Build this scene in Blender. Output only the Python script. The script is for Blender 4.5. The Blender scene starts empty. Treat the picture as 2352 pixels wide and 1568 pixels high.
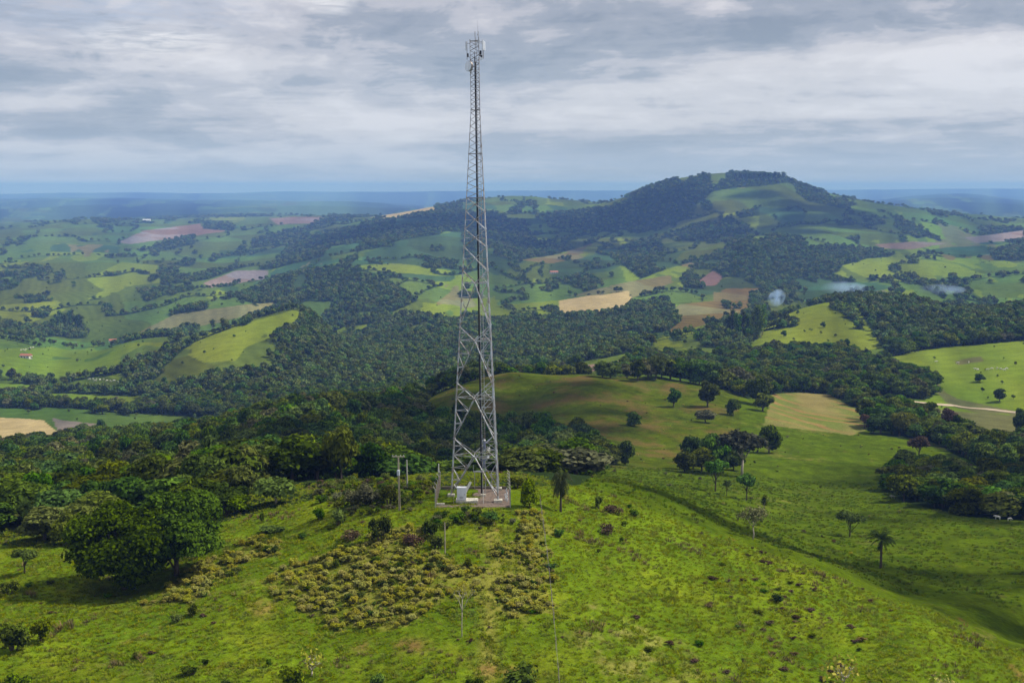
import bpy, bmesh, math, random
import numpy as np
from mathutils import Vector, Matrix, Quaternion

# ------------------------------------------------------------------ camera, sky, sun, exposure
SC = bpy.context.scene
COL = SC.collection
cam_data = bpy.data.cameras.new('camera')
cam_data.sensor_width = 36.0
cam_data.lens = 36.0 * 3200.0 / 2352.0
cam_data.clip_start = 0.5
cam_data.clip_end = 90000.0
cam = bpy.data.objects.new('camera', cam_data); COL.objects.link(cam)
cam.location = (0, 0, 42.6)
cam.rotation_euler = (math.radians(90 - 6.35), 0, 0)
SC.camera = cam
SC.view_settings.view_transform = 'Standard'
SC.view_settings.look = 'None'
SC.view_settings.exposure = 0.43
SC.view_settings.gamma = 1.0
SC.cycles.max_bounces = 6
SC.cycles.diffuse_bounces = 2
SC.cycles.glossy_bounces = 2
SC.cycles.transmission_bounces = 3
SC.cycles.transparent_max_bounces = 8
SC.cycles.volume_bounces = 2
SC.cycles.use_denoising = True

SUN_AZ, SUN_EL = math.radians(18), math.radians(49)      # azimuth from +X towards +Y
SUN_DIR = Vector((math.cos(SUN_EL) * math.cos(SUN_AZ), math.cos(SUN_EL) * math.sin(SUN_AZ), math.sin(SUN_EL)))
sun_data = bpy.data.lights.new('sun', 'SUN')
sun_data.energy = 3.9
sun_data.angle = math.radians(2.2)
sun_data.color = (1.0, .95, .86)
sun = bpy.data.objects.new('sun', sun_data); COL.objects.link(sun)
sun.rotation_euler = SUN_DIR.to_track_quat('Z', 'Y').to_euler()
sun.location = (60, -40, 120)

world = bpy.data.worlds.new('World'); SC.world = world
world.use_nodes = True

def build_world():
    nt = world.node_tree; N = nt.nodes; L = nt.links
    N.clear()
    out = N.new('ShaderNodeOutputWorld')
    sky = N.new('ShaderNodeTexSky'); sky.sky_type = 'NISHITA'; sky.sun_disc = False
    sky.sun_elevation = SUN_EL; sky.sun_rotation = math.pi / 2 - SUN_AZ
    sky.air_density = 1.2; sky.dust_density = 1.0; sky.ozone_density = 1.2
    bg1 = N.new('ShaderNodeBackground'); bg1.inputs['Strength'].default_value = .09
    L.new(sky.outputs[0], bg1.inputs['Color'])
    tc = N.new('ShaderNodeTexCoord')
    sep = N.new('ShaderNodeSeparateXYZ'); L.new(tc.outputs['Generated'], sep.inputs[0])
    def M(op, a, b=None, c=None):
        n = N.new('ShaderNodeMath'); n.operation = op
        for i, v in enumerate((a, b, c)):
            if v is None: continue
            if isinstance(v, (int, float)): n.inputs[i].default_value = v
            else: L.new(v, n.inputs[i])
        return n.outputs[0]
    # layered cloud deck: flatter and tighter towards the horizon
    zz = M('MAXIMUM', sep.outputs[2], 0.0)
    lg = M('LOGARITHM', M('ADD', zz, .06), 2.718)
    def vec(kx, ky, kz, o):
        c = N.new('ShaderNodeCombineXYZ')
        L.new(M('MULTIPLY_ADD', sep.outputs[0], kx, o), c.inputs[0])
        L.new(M('MULTIPLY_ADD', sep.outputs[1], ky, o * 1.7), c.inputs[1])
        L.new(M('MULTIPLY_ADD', lg, kz, o * .6), c.inputs[2])
        return c.outputs[0]
    def noise(v, sc, det, rough, dist):
        n = N.new('ShaderNodeTexNoise'); n.noise_dimensions = '3D'
        n.inputs['Scale'].default_value = sc; n.inputs['Detail'].default_value = det
        n.inputs['Roughness'].default_value = rough; n.inputs['Distortion'].default_value = dist
        L.new(v, n.inputs['Vector']); return n.outputs['Fac']
    def ramp(f, stops):
        r = N.new('ShaderNodeValToRGB'); L.new(f, r.inputs[0])
        while len(r.color_ramp.elements) < len(stops): r.color_ramp.elements.new(.5)
        for e, (p, c) in zip(r.color_ramp.elements, stops):
            e.position = p; e.color = (c[0], c[1], c[2], 1)
        r.color_ramp.interpolation = 'EASE'
        return r.outputs[0]
    big = noise(vec(4.2, 4.2, 2.7, 3.1), 1.0, 9, .58, .25)
    fine = noise(vec(21, 21, 8, 7.7), 1.0, 8, .6, .4)
    rag = noise(vec(34, 34, 40, 2.7), 1.0, 6, .62, .6)
    band = noise(vec(2.6, 2.6, 7.5, 5.3), 1.0, 8, .56, .3)
    dens = M('ADD', M('ADD', M('MULTIPLY', big, .56), M('MULTIPLY', fine, .22)), M('MULTIPLY', band, .22))
    # thickness of the deck to its grey
    col = ramp(dens, [(.38, (.66, .65, .69)), (.445, (.56, .555, .60)), (.492, (.43, .44, .505)), (.532, (.295, .33, .41)), (.59, (.215, .26, .345))])
    hor = ramp(sep.outputs[2], [(0.0, (1, 1, 1)), (.05, (.42, .42, .42)), (.13, (0, 0, 0))])
    mh = N.new('ShaderNodeMix'); mh.data_type = 'RGBA'
    L.new(M('MULTIPLY', hor, .78), mh.inputs['Factor']); L.new(col, mh.inputs['A']); mh.inputs['B'].default_value = (.37, .48, .61, 1)
    # sunlit cloud edges around the openings in the upper left
    res = mh.outputs['Result']
    def spot(px, py, rx, rz):
        dx = (px - 1176) / 3200; el = math.atan((784 - py) / 3200) - math.radians(6.35)
        v = Vector((dx, 1, math.tan(el))).normalized()
        ax = M('MULTIPLY', M('SUBTRACT', sep.outputs[0], v.x), 1 / rx)
        az = M('MULTIPLY', M('SUBTRACT', sep.outputs[2], v.z), 1 / rz)
        r2 = M('ADD', M('MULTIPLY', ax, ax), M('MULTIPLY', az, az))
        mr = N.new('ShaderNodeMapRange'); mr.interpolation_type = 'SMOOTHSTEP'
        L.new(M('ADD', r2, M('MULTIPLY', M('SUBTRACT', fine, .5), 2.5)), mr.inputs['Value']); mr.inputs['From Min'].default_value = 1.7; mr.inputs['From Max'].default_value = -.3
        tx = N.new('ShaderNodeMapRange'); tx.interpolation_type = 'SMOOTHSTEP'
        L.new(M('ADD', M('MULTIPLY', fine, .55), M('MULTIPLY', rag, .45)), tx.inputs['Value']); tx.inputs['From Min'].default_value = .38; tx.inputs['From Max'].default_value = .56
        return M('MULTIPLY', M('MULTIPLY', mr.outputs[0], M('GREATER_THAN', sep.outputs[1], 0)), M('MULTIPLY_ADD', tx.outputs[0], .8, .2))
    def over(res, fac, c):
        m = N.new('ShaderNodeMix'); m.data_type = 'RGBA'
        L.new(fac, m.inputs['Factor']); L.new(res, m.inputs['A']); m.inputs['B'].default_value = (*c, 1)
        return m.outputs['Result']
    res = over(res, M('MULTIPLY', spot(230, 20, .11, .022), .75), (.40, .46, .58))
    res = over(res, M('MULTIPLY', spot(370, 92, .050, .012), .9), (.70, .70, .73))
    res = over(res, M('MULTIPLY', spot(768, 6, .018, .009), .9), (.70, .70, .73))
    bg2 = N.new('ShaderNodeBackground'); bg2.inputs['Strength'].default_value = 0.92
    L.new(res, bg2.inputs['Color'])
    mix = N.new('ShaderNodeMixShader'); mix.inputs[0].default_value = .93      # nearly closed deck over blue sky
    L.new(bg1.outputs[0], mix.inputs[1]); L.new(bg2.outputs[0], mix.inputs[2])
    L.new(mix.outputs[0], out.inputs['Surface'])
build_world()
# ------------------------------------------------------------------ terrain (numpy only)
# Positions were surveyed from the photograph: a survey point is (column, row) in a 2352 x 1568
# frame plus its distance north of the camera in metres, which gives a real x, y, z.
FPX, CXP, CYP = 3200.0, 1176.0, 784.0
ZC = 42.6
PITCH = math.radians(6.35)

def w_of(py):
    return np.tan(np.arctan((CYP - np.asarray(py, float)) / FPX) - PITCH)

def a_of(px, w):
    return (np.asarray(px, float) - CXP) / FPX * (math.cos(PITCH) - w * math.sin(PITCH))

def pix(x, y, z):
    x = np.asarray(x, float); y = np.asarray(y, float); zr = np.asarray(z, float) - ZC
    dep = y * math.cos(PITCH) - zr * math.sin(PITCH)
    ver = zr * math.cos(PITCH) + y * math.sin(PITCH)
    return CXP + FPX * x / dep, CYP - FPX * ver / dep

_P = np.random.RandomState(7).permutation(512)
_P = np.concatenate([_P, _P, _P])
_G = np.random.RandomState(8).uniform(0, 2 * math.pi, 512)
_GX, _GY = np.cos(_G), np.sin(_G)

def noise2(x, y):
    x = np.asarray(x, float); y = np.asarray(y, float)
    xi = np.floor(x).astype(np.int64); yi = np.floor(y).astype(np.int64)
    fx = x - xi; fy = y - yi
    xi &= 511; yi &= 511
    u = fx * fx * fx * (fx * (fx * 6 - 15) + 10); v = fy * fy * fy * (fy * (fy * 6 - 15) + 10)
    def g(ix, iy, dx, dy):
        h = _P[_P[ix & 511] + (iy & 511)] & 511
        return _GX[h] * dx + _GY[h] * dy
    n00 = g(xi, yi, fx, fy); n10 = g(xi + 1, yi, fx - 1, fy)
    n01 = g(xi, yi + 1, fx, fy - 1); n11 = g(xi + 1, yi + 1, fx - 1, fy - 1)
    return 1.45 * ((n00 * (1 - u) + n10 * u) * (1 - v) + (n01 * (1 - u) + n11 * u) * v)

def fbm(x, y, oct=4, gain=0.5):
    t = 0.0; a = 1.0; s = 0.0
    for k in range(oct):
        t = t + a * noise2(x * 2 ** k + 17.3 * k, y * 2 ** k - 9.1 * k); s += a; a *= gain
    return t / s

SURVEY = [  # column, row, distance
 # tower hill
 (1090,1140,189),(1100,1105,200),(1176,1107,200),(1000,1107,200),(780,1125,202),(600,1160,200),(510,1190,197),(300,1232,194),(100,1266,186),(0,1262,190),
 (1330,1120,205),(1500,1170,203),(1700,1240,198),(1900,1310,190),(2100,1395,178),(2352,1500,165),
 (1176,1568,137),(1176,1350,157),(1176,1230,173),(800,1230,174),(800,1400,153),(800,1568,136),(300,1350,168),(0,1350,170),(0,1568,135),(400,1568,135),(600,1300,170),(1800,1400,167),(2100,1500,155),(1600,1300,178),(1600,1568,141),(2000,1568,149),(2352,1568,157),
 (1400,1230,181),(1170,1165,182.6),(1000,1165,182.6),(1170,1123,193.7),(1010,1123,193.7),
 (1700,1222,218),(1900,1288,214),(2100,1372,200),(2352,1478,182),
 # saddle and slopes right of it
 (1500,1100,370),(1700,1180,290),(1900,1250,265),(2100,1300,240),(2352,1400,200),(2352,1200,330),(2352,1100,450),(2100,1150,370),(1900,1050,500),(1900,1150,375),
 (1700,1100,400),(1700,1000,560),(1500,1050,480),(1500,1000,540),(1500,900,680),(1500,862,730),(1340,1100,360),
 (1176,1000,540),(1176,920,650),(1176,858,720),(1000,905,690),(960,945,640),(1350,864,725),(1060,878,705),
 (1176,1062,450),(900,1062,450),
 # wooded slope left of the tower hill
 (900,960,600),(700,960,600),(600,1010,520),(300,1060,500),(0,1100,450),(500,1130,310),(200,1180,290),(0,1180,290),(780,1080,380),
 # left valley
 (0,1010,900),(240,980,980),(450,965,1050),(300,920,1200),(0,880,1300),(200,850,1400),(0,800,1550),(300,785,1600),(440,770,1600),(550,740,1620),(690,710,1700),
 (300,770,2050),(100,740,2250),(550,735,2050),(300,700,2500),(300,620,3500),(300,560,5000),(300,510,6800),(200,503,6900),(0,525,6500),(0,620,3400),(0,700,2500),
 (300,490,11000),(300,460,18000),(300,441,28000),(0,495,11000),(0,462,18000),(0,447,28000),(800,470,13000),(800,440,28000),(1176,438,28000),(1600,437,28000),(2100,434,28000),(2352,434,28000),(2100,470,11500),(2352,480,11000),(2200,450,18000),
 # middle valley
 (700,850,1300),(800,800,1600),(1000,780,1700),(1300,800,1500),(1300,720,2100),(1370,695,2250),(1000,720,2150),(800,660,2500),(880,640,2650),(780,628,2700),(900,600,3100),(830,580,3300),(1040,540,3900),
 (1000,475,6600),(1170,452,6800),(1300,457,6800),(1420,464,6500),(1300,500,5400),(1200,560,4100),(1300,600,3300),(1300,640,2800),(850,500,6500),(500,520,6300),(650,560,4800),(600,640,3200),(950,890,1150),(760,497,7000),
 (1200,825,1400),(1400,842,1050),
 # main hill
 (1700,412,5000),(1790,410,5000),(1600,422,5000),(1500,447,5000),(1450,463,5100),(1830,430,4950),(1850,440,4950),(1900,454,4900),(2000,480,4800),(2100,484,4900),(2200,493,5300),(2352,503,6000),(1750,500,4300),(1900,500,4200),(2050,520,4000),(1700,550,3500),(1650,600,2950),(1720,560,2950),
 (1650,680,2250),(1800,650,2550),(2050,600,2900),(2200,560,3700),(2352,560,3700),(2100,660,2250),(2352,640,2400),(1790,705,1950),(1500,600,3100),(1500,520,4500),
 # right ridge
 (1900,692,1550),(2100,696,1500),(2352,707,1420),(1870,707,1400),(1870,800,1150),(2000,790,1180),(2200,750,1250),(2050,812,1100),(2250,800,1100),(2250,900,880),(2200,925,830),(2352,945,790),(2352,850,960),
 (1850,900,830),(2100,900,860),(1850,950,680),(2000,970,660),(2200,1000,630),(2200,1040,560),(2352,1080,520),(1650,880,750),(1600,790,1250),(1500,780,1400),(1650,720,1800),(1720,770,1300),
]
HIDDEN = [  # x/y, distance, height: ground no view in the photograph shows
 (0.0,330,-36),(-.1,330,-34),(.05,900,-92),(-.05,900,-112),(-.02,1000,-118),(.1,880,-88),(.15,950,-92),(-.3,1800,-172),(-.15,1900,-172),(-.2,1850,-174),
 (.2,1780,-128),(.3,1750,-122),(.35,1700,-118),(.25,3500,-108),(0.1,8500,-160),(.2,7500,-150),(-.1,9000,-175),(-.3,8500,-180),(.35,8500,-170),
 (0.0,100,-13),(0.0,60,-19),(0.0,25,-25),(0.0,8,-27),(-.4,60,-21),(.4,60,-24),(-.7,20,-27),(.7,20,-27),(-.4,105,-11),(.4,110,-19),
]

def _survey_points():
    A, S, W = [], [], []
    for px, py, d in SURVEY:
        w = float(w_of(py)); a = float(a_of(px, w))
        A.append(a); S.append(math.log(d)); W.append(w)
        if px <= 0 or px >= 2352:
            A.append(a + (.17 if px > 0 else -.17)); S.append(math.log(d)); W.append(w)
    for a, d, z in HIDDEN:
        A.append(a); S.append(math.log(d)); W.append((z - ZC) / d)
    return np.array(A) * 7.0, np.array(S) * 1.6, np.array(W)

_SA, _SS, _SW = _survey_points()
def _phi(r2):
    return 0.5 * r2 * np.log(r2 + 1e-9)
def _fit():
    n = len(_SA)
    r2 = (_SA[:, None] - _SA[None]) ** 2 + (_SS[:, None] - _SS[None]) ** 2
    K = _phi(r2) + np.eye(n) * 2e-4
    Pm = np.stack([np.ones(n), _SA, _SS], 1)
    M = np.zeros((n + 3, n + 3)); M[:n, :n] = K; M[:n, n:] = Pm; M[n:, :n] = Pm.T
    return np.linalg.solve(M, np.concatenate([_SW, np.zeros(3)]))
_SOL = _fit()
# the fit is evaluated once on a fine table and read back bilinearly
_TA = np.linspace(-.66, .66, 265); _TS = np.linspace(math.log(6), math.log(34000), 420)
def _table():
    aa, ss = np.meshgrid(_TA * 7.0, _TS * 1.6)
    aa = aa.ravel(); ss = ss.ravel(); out = _SOL[-3] + _SOL[-2] * aa + _SOL[-1] * ss
    for k in range(len(_SA)):
        out += _SOL[k] * _phi((aa - _SA[k]) ** 2 + (ss - _SS[k]) ** 2)
    return out.reshape(len(_TS), len(_TA))
_TW = _table()

def smooth(t, a, b):
    t = np.clip((t - a) / (b - a), 0, 1); return t * t * (3 - 2 * t)

def height(x, y):
    x = np.asarray(x, float); y = np.maximum(np.asarray(y, float), 6.01)
    a = np.clip(x / y, -.655, .655); s = np.log(np.minimum(y, 33900))
    fa = (a - _TA[0]) / (_TA[1] - _TA[0]); fs = (s - _TS[0]) / (_TS[1] - _TS[0])
    ia = np.clip(fa.astype(int), 0, len(_TA) - 2); is_ = np.clip(fs.astype(int), 0, len(_TS) - 2)
    fa = fa - ia; fs = fs - is_
    w = (_TW[is_, ia] * (1 - fa) + _TW[is_, ia + 1] * fa) * (1 - fs) + (_TW[is_ + 1, ia] * (1 - fa) + _TW[is_ + 1, ia + 1] * fa) * fs
    z = ZC + w * y
    near = 1 - smooth(y, 230, 420)
    far = smooth(y, 900, 2200)
    yard = 1 - smooth(np.maximum(np.abs(x + 5.0) - 6.5, np.abs(y - 188.2) - 7.0), -1.0, 4.0)
    und = near * (0.55 * fbm(x / 14, y / 14, 3) + .16 * noise2(x / 2.2, y / 2.2)) * (1 - yard)
    und = und + (1 - near) * (1 - far) * (2.2 * fbm(x / 75, y / 75, 4))
    gul = fbm(x / 420 + 3, y / 420, 5, .52)
    und = und + far * (np.minimum(y * .0045, 15) * gul)
    und = und + smooth(y, 7500, 12000) * 70 * fbm(x / 2900, y / 1900 + 5, 4)
    z = z + und
    cap = -62 + .0042 * x + 46 * fbm(x / 2300 + 4, y / 5200, 4) * smooth(y, 12000, 20000) - 60 * smooth(y, 29500, 33000)
    z = np.where(y > 9000, np.minimum(z, cap), z)
    return z * (1 - yard) + yard * (0.0)

def ground_hit(px, py, d0=100.0, d1=33000.0):
    """first point of the terrain along the view line through a survey column and row"""
    w = float(w_of(py)); a = float(a_of(px, w))
    y = np.exp(np.linspace(math.log(d0), math.log(d1), 6000))
    h = height(a * y, y); l = ZC + w * y
    k = np.nonzero(h >= l)[0]
    if len(k) == 0:
        return None
    k = k[0]
    if k == 0:
        return a * y[0], y[0], h[0]
    t = (l[k-1] - h[k-1]) / ((l[k-1] - h[k-1]) + (h[k] - l[k]) + 1e-9)
    yy = y[k-1] + t * (y[k] - y[k-1])
    return a * yy, yy, float(height(a * yy, yy))

# ------------------------------------------------------------------ land cover
FOREST, PAST, BRIGHT, CROP, TAN, PINK, OLIVE, ROCK, GRASS, DIRT = range(10)
COVER = [  # class, nearest, farthest distance, outline
 (PAST,4800,8000,[(0,505),(200,497),(400,505),(560,512),(560,600),(350,585),(250,600),(0,600)]),
 (PINK,4300,7500,[(270,555),(330,530),(470,512),(530,530),(420,545),(300,560)]),
 (PAST,4200,7500,[(560,500),(760,495),(760,515),(600,520)]),
 (PINK,4200,9000,[(620,500),(740,497),(750,512),(640,515)]),
 (FOREST,4300,8000,[(210,503),(255,500),(255,512),(215,513)]),
 (FOREST,4300,8000,[(250,494),(340,500),(300,505),(255,502)]),
 (FOREST,4000,8000,[(455,505),(545,517),(545,532),(470,526)]),
 (FOREST,3800,7000,[(330,562),(450,538),(450,560),(365,578)]),
 (FOREST,3400,8000,[(580,548),(700,520),(760,494),(1000,478),(1060,488),(1280,488),(1400,468),(1450,458),(1600,470),(1590,500),(1480,535),(1350,560),(1250,592),(1080,604),(1060,535),(940,545),(850,575),(780,605),(600,620),(560,600)]),
 (PAST,5000,8500,[(1110,467),(1170,446),(1240,458),(1275,482),(1180,480)]),
 (PAST,5000,8500,[(1330,457),(1400,450),(1425,465),(1370,478),(1320,476)]),
 (TAN,5000,8500,[(850,500),(950,480),(1000,470),(1000,484),(900,502)]),
 (CROP,2700,4600,[(830,608),(840,580),(930,550),(1062,530),(1066,600),(1045,640),(1030,652),(830,622)]),
 (BRIGHT,2700,4600,[(825,611),(900,604),(1037,620),(1037,634),(840,623)]),
 (FOREST,2700,5000,[(990,568),(1020,563),(1024,576),(990,576)]),
 (FOREST,2700,5000,[(975,590),(1055,601),(1050,611),(970,599)]),
 (PAST,2300,3300,[(750,642),(830,624),(960,648),(1042,666),(1000,697),(960,692),(880,645)]),
 (FOREST,2200,2900,[(640,690),(700,652),(780,626),(880,640),(960,690),(900,717),(750,717),(690,707)]),
 (OLIVE,2800,4800,[(1195,597),(1320,578),(1352,600),(1300,607)]),
 (CROP,2500,4800,[(1260,606),(1350,588),(1480,545),(1482,580),(1450,600),(1400,620),(1270,642)]),
 (FOREST,2700,4800,[(1330,606),(1382,597),(1380,606),(1330,613)]),
 (FOREST,2400,4600,[(1400,590),(1430,562),(1530,540),(1580,518),(1700,508),(1745,540),(1690,560),(1640,590),(1560,610),(1470,642)]),
 (PAST,2600,4000,[(1550,600),(1590,556),(1660,555),(1672,566),(1620,592)]),
 (FOREST,4000,5600,[(1440,464),(1520,440),(1580,413),(1640,396),(1800,400),(1815,428),(1700,430),(1640,440),(1600,470),(1590,502),(1490,505)]),
 (PAST,3500,5500,[(1600,475),(1640,440),(1700,433),(1815,420),(1900,441),(1960,466),(2050,480),(2080,500),(2090,540),(1950,562),(1860,548),(1850,500),(1800,505),(1760,480),(1690,490),(1600,492)]),
 (FOREST,4000,5600,[(1820,418),(1900,440),(1975,470),(1940,480),(1850,462)]),
 (FOREST,3500,5200,[(1690,492),(1740,475),(1800,480),(1830,472),(1852,490),(1830,532),(1800,520),(1770,492),(1700,502)]),
 (FOREST,3300,5200,[(2060,495),(2150,540),(2110,547),(2050,520)]),
 (FOREST,3300,5200,[(1920,510),(1960,505),(1962,518),(1925,520)]),
 (PAST,3900,7500,[(2070,478),(2352,500),(2352,520),(2200,522),(2100,502)]),
 (PINK,3200,6500,[(2215,545),(2352,528),(2352,550),(2240,557)]),
 (PINK,2700,5000,[(2010,562),(2100,553),(2175,560),(2100,571),(2030,571)]),
 (CROP,2900,5000,[(2120,575),(2260,562),(2290,580),(2200,592)]),
 (FOREST,2400,4000,[(2270,570),(2400,560),(2400,600),(2280,597)]),
 (FOREST,2400,3600,[(1800,570),(1950,565),(2060,582),(2010,605),(1940,612),(1900,640),(1830,600)]),
 (FOREST,2100,3300,[(1560,642),(1620,600),(1720,553),(1780,590),(1850,620),(1985,650),(1985,672),(1850,670),(1700,668),(1600,682),(1570,660)]),
 (ROCK,2100,3100,[(1605,645),(1640,622),(1660,638),(1645,657),(1600,657)]),
 (BRIGHT,2100,3300,[(1935,612),(2000,594),(2080,588),(2200,608),(2262,630),(2100,646),(2000,642)]),
 (OLIVE,1600,2700,[(1640,664),(1750,662),(1710,692),(1640,692)]),
 (OLIVE,1500,2500,[(1500,765),(1560,700),(1725,682),(1722,712),(1650,740),(1560,765)]),
 (CROP,1600,2700,[(1800,690),(1900,655),(2000,650),(2060,660),(2000,672),(1860,690)]),
 # left middle distance
 (BRIGHT,2700,4200,[(200,642),(280,600),(360,610),(365,650),(230,662)]),
 (FOREST,2700,4200,[(365,612),(470,588),(560,600),(540,620),(480,642),(365,657)]),
 (FOREST,2100,3400,[(250,680),(330,665),(420,660),(490,690),(470,722),(330,735)]),
 (PINK,2600,3800,[(470,650),(540,622),(620,620),(610,640),(480,662)]),
 (OLIVE,1850,2900,[(320,762),(400,722),(630,690),(642,705),(500,742),(330,768)]),
 (BRIGHT,2000,3200,[(0,702),(130,690),(150,712),(50,747),(0,742)]),
 (FOREST,1700,2500,[(0,770),(100,745),(140,765),(300,755),(320,768),(450,765),(440,785),(300,785),(0,803)]),
 (PAST,2300,3400,[(470,722),(480,690),(600,650),(625,660),(540,692)]),
 (FOREST,2300,3900,[(540,682),(640,632),(820,600),(832,622),(720,650),(640,692),(560,702)]),
 # middle forest and its clearings
 (FOREST,760,2450,[(440,790),(560,770),(640,765),(690,713),(800,730),(950,722),(1050,735),(1150,735),(1290,725),(1440,712),(1530,688),(1562,740),(1500,790),(1480,822),(1260,850),(1160,866),(1000,915),(960,950),(640,950),(330,930),(330,885),(440,880)]),
 (BRIGHT,1850,2500,[(1040,711),(1160,700),(1290,688),(1288,720),(1150,726),(1050,731)]),
 (BRIGHT,1500,2400,[(745,772),(790,750),(868,744),(845,766),(760,780)]),
 (BRIGHT,1150,1800,[(1500,786),(1560,760),(1660,738),(1662,750),(1570,776),(1510,802)]),
 (TAN,1900,2600,[(1282,717),(1285,690),(1330,680),(1440,669),(1449,690),(1440,706),(1370,724),(1300,720)]),
 (OLIVE,2000,2900,[(1300,680),(1400,655),(1540,633),(1546,650),(1450,686),(1440,669)]),
 (PAST,900,1300,[(660,925),(740,915),(740,928),(670,935)]),
 # bright hill on the left
 (BRIGHT,1180,1760,[(-300,800),(0,802),(140,795),(300,785),(430,789),(455,768),(560,742),(692,708),(690,745),(640,766),(560,800),(540,830),(470,832),(420,810),(420,870),(300,872),(200,868),(100,860),(0,866),(-300,866)]),
 (FOREST,1150,1620,[(268,850),(280,815),(330,792),(400,800),(470,832),(540,830),(540,890),(300,872)]),
 (FOREST,1050,1500,[(-300,866),(0,868),(130,873),(200,852),(335,885),(335,908),(120,908),(0,884),(-300,884)]),
 (BRIGHT,950,1450,[(-300,884),(0,881),(90,885),(105,898),(60,906),(0,906),(-300,906)]),
 (BRIGHT,950,1300,[(105,902),(320,910),(312,937),(150,926)]),
 (FOREST,850,1250,[(-200,908),(50,908),(120,926),(300,940),(330,932),(330,915),(560,935),(640,950),(620,962),(450,957),(300,948),(70,932),(-200,930)]),
 (PAST,750,1150,[(-300,935),(0,935),(200,950),(450,960),(545,966),(430,992),(330,1000),(270,990),(160,985),(140,1002),(60,1022),(-300,1022)]),
 (CROP,800,1150,[(310,972),(500,962),(545,966),(430,993),(330,996)]),
 (TAN,750,1100,[(-200,958),(0,960),(100,963),(138,1000),(50,1017),(-200,1022)]),
 (PINK,750,1150,[(118,958),(140,965),(240,975),(240,991),(165,995),(135,1002)]),
 (BRIGHT,750,1100,[(165,996),(268,985),(250,1001),(170,1003)]),
 # near woods
 (FOREST,189,760,[(-400,1040),(0,1028),(60,1015),(160,1005),(300,1000),(420,995),(600,965),(720,920),(780,905),(960,925),(1000,960),(1150,1000),(1330,1008),(1410,1060),(1330,1112),(780,1132),(510,1196),(300,1235),(100,1262),(0,1250),(-400,1260)]),
 (GRASS,203,790,[(950,952),(1000,905),(1100,870),(1180,852),(1300,858),(1500,866),(1600,880),(1700,905),(1780,900),(1760,975),(1780,1000),(2000,1012),(2100,1050),(2100,1080),(2352,1200),(2900,1300),(2900,1600),(1330,1125),(1400,1075),(1430,1060),(1420,1012),(1330,1005),(1250,985),(1140,985),(1000,968)]),
 # right
 (BRIGHT,880,1500,[(1720,802),(1760,742),(1850,705),(1900,695),(1970,699),(2022,770),(2012,802),(1950,812),(1850,832),(1790,812)]),
 (FOREST,940,1750,[(1800,702),(1830,684),(2000,665),(2200,680),(2352,700),(2900,700),(2900,780),(2352,785),(2200,800),(2050,817),(2020,790),(1970,699),(1900,694),(1830,709)]),
 (CROP,1100,1500,[(2165,711),(2232,696),(2228,712),(2180,719)]),
 (BRIGHT,700,1250,[(2030,826),(2100,805),(2352,780),(2900,780),(2900,960),(2352,946),(2200,916),(2170,902),(2150,872),(2120,842)]),
 (OLIVE,850,1050,[(2190,830),(2250,815),(2260,828),(2200,838)]),
 (FOREST,640,1130,[(1400,856),(1560,790),(1650,778),(1720,800),(1800,790),(1900,790),(2000,830),(2100,860),(2160,890),(2135,917),(2000,907),(1900,932),(1890,906),(1780,906),(1720,916),(1640,882),(1540,864)]),
 (TAN,590,830,[(1775,905),(1890,899),(1960,935),(2012,940),(1992,990),(1960,1000),(1755,976)]),
 (OLIVE,560,830,[(2010,932),(2352,954),(2900,960),(2900,1030),(2352,1022),(2250,1016),(2130,966)]),
 (FOREST,470,760,[(1985,962),(2060,955),(2130,968),(2250,1018),(2352,1020),(2900,1030),(2900,1090),(2352,1082),(2250,1072),(2130,1012),(2000,997)]),
 (FOREST,300,470,[(2050,1132),(2060,1072),(2150,1085),(2352,1130),(2900,1160),(2900,1230),(2352,1195),(2200,1184),(2080,1152)]),
 (PAST,800,1200,[(1262,846),(1340,828),(1480,806),(1600,800),(1550,812),(1400,846)]),
 (PINK,800,1150,[(1258,856),(1340,838),(1420,828),(1400,848),(1320,856)]),
]

_RX = np.array([-200., 0, 6, 14, 24, 34, 44, 52, 60, 70, 120])
_RY = np.array([226., 215, 206, 204, 201, 196, 189, 181, 170, 156, 120])
def near_side(x, y):
    """1 on the tower hill itself, 0 past its crest and its right-hand ridge"""
    return 1 - smooth(y - np.interp(x, _RX, _RY), -3.0, 5.0)

SCRUB = [[(596,1335),(640,1300),(720,1278),(800,1262),(900,1248),(1000,1268),(1130,1298),(1170,1250),(1200,1215),(1256,1200),(1272,1410),(1190,1425),(1120,1380),(1080,1362),(985,1400),(960,1440),(860,1446),(740,1436),(690,1385),(620,1372)],
         [(338,1396),(380,1350),(430,1318),(510,1262),(560,1243),(640,1232),(648,1262),(560,1300),(500,1340),(420,1392)],
         [(1176,1178),(1250,1176),(1258,1260),(1195,1262)], [(820,1225),(920,1205),(985,1240),(900,1262),(830,1260)], [(700,1100),(1000,1108),(960,1165),(880,1185),(780,1190)]]

def inside(px, py, poly):
    r = np.zeros(px.shape, bool); n = len(poly)
    j = n - 1
    for i in range(n):
        xi, yi = poly[i]; xj, yj = poly[j]
        if yi != yj:
            c = ((yi > py) != (yj > py)) & (px < (xj - xi) * (py - yi) / (yj - yi) + xi)
            r ^= c
        j = i
    return r

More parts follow.
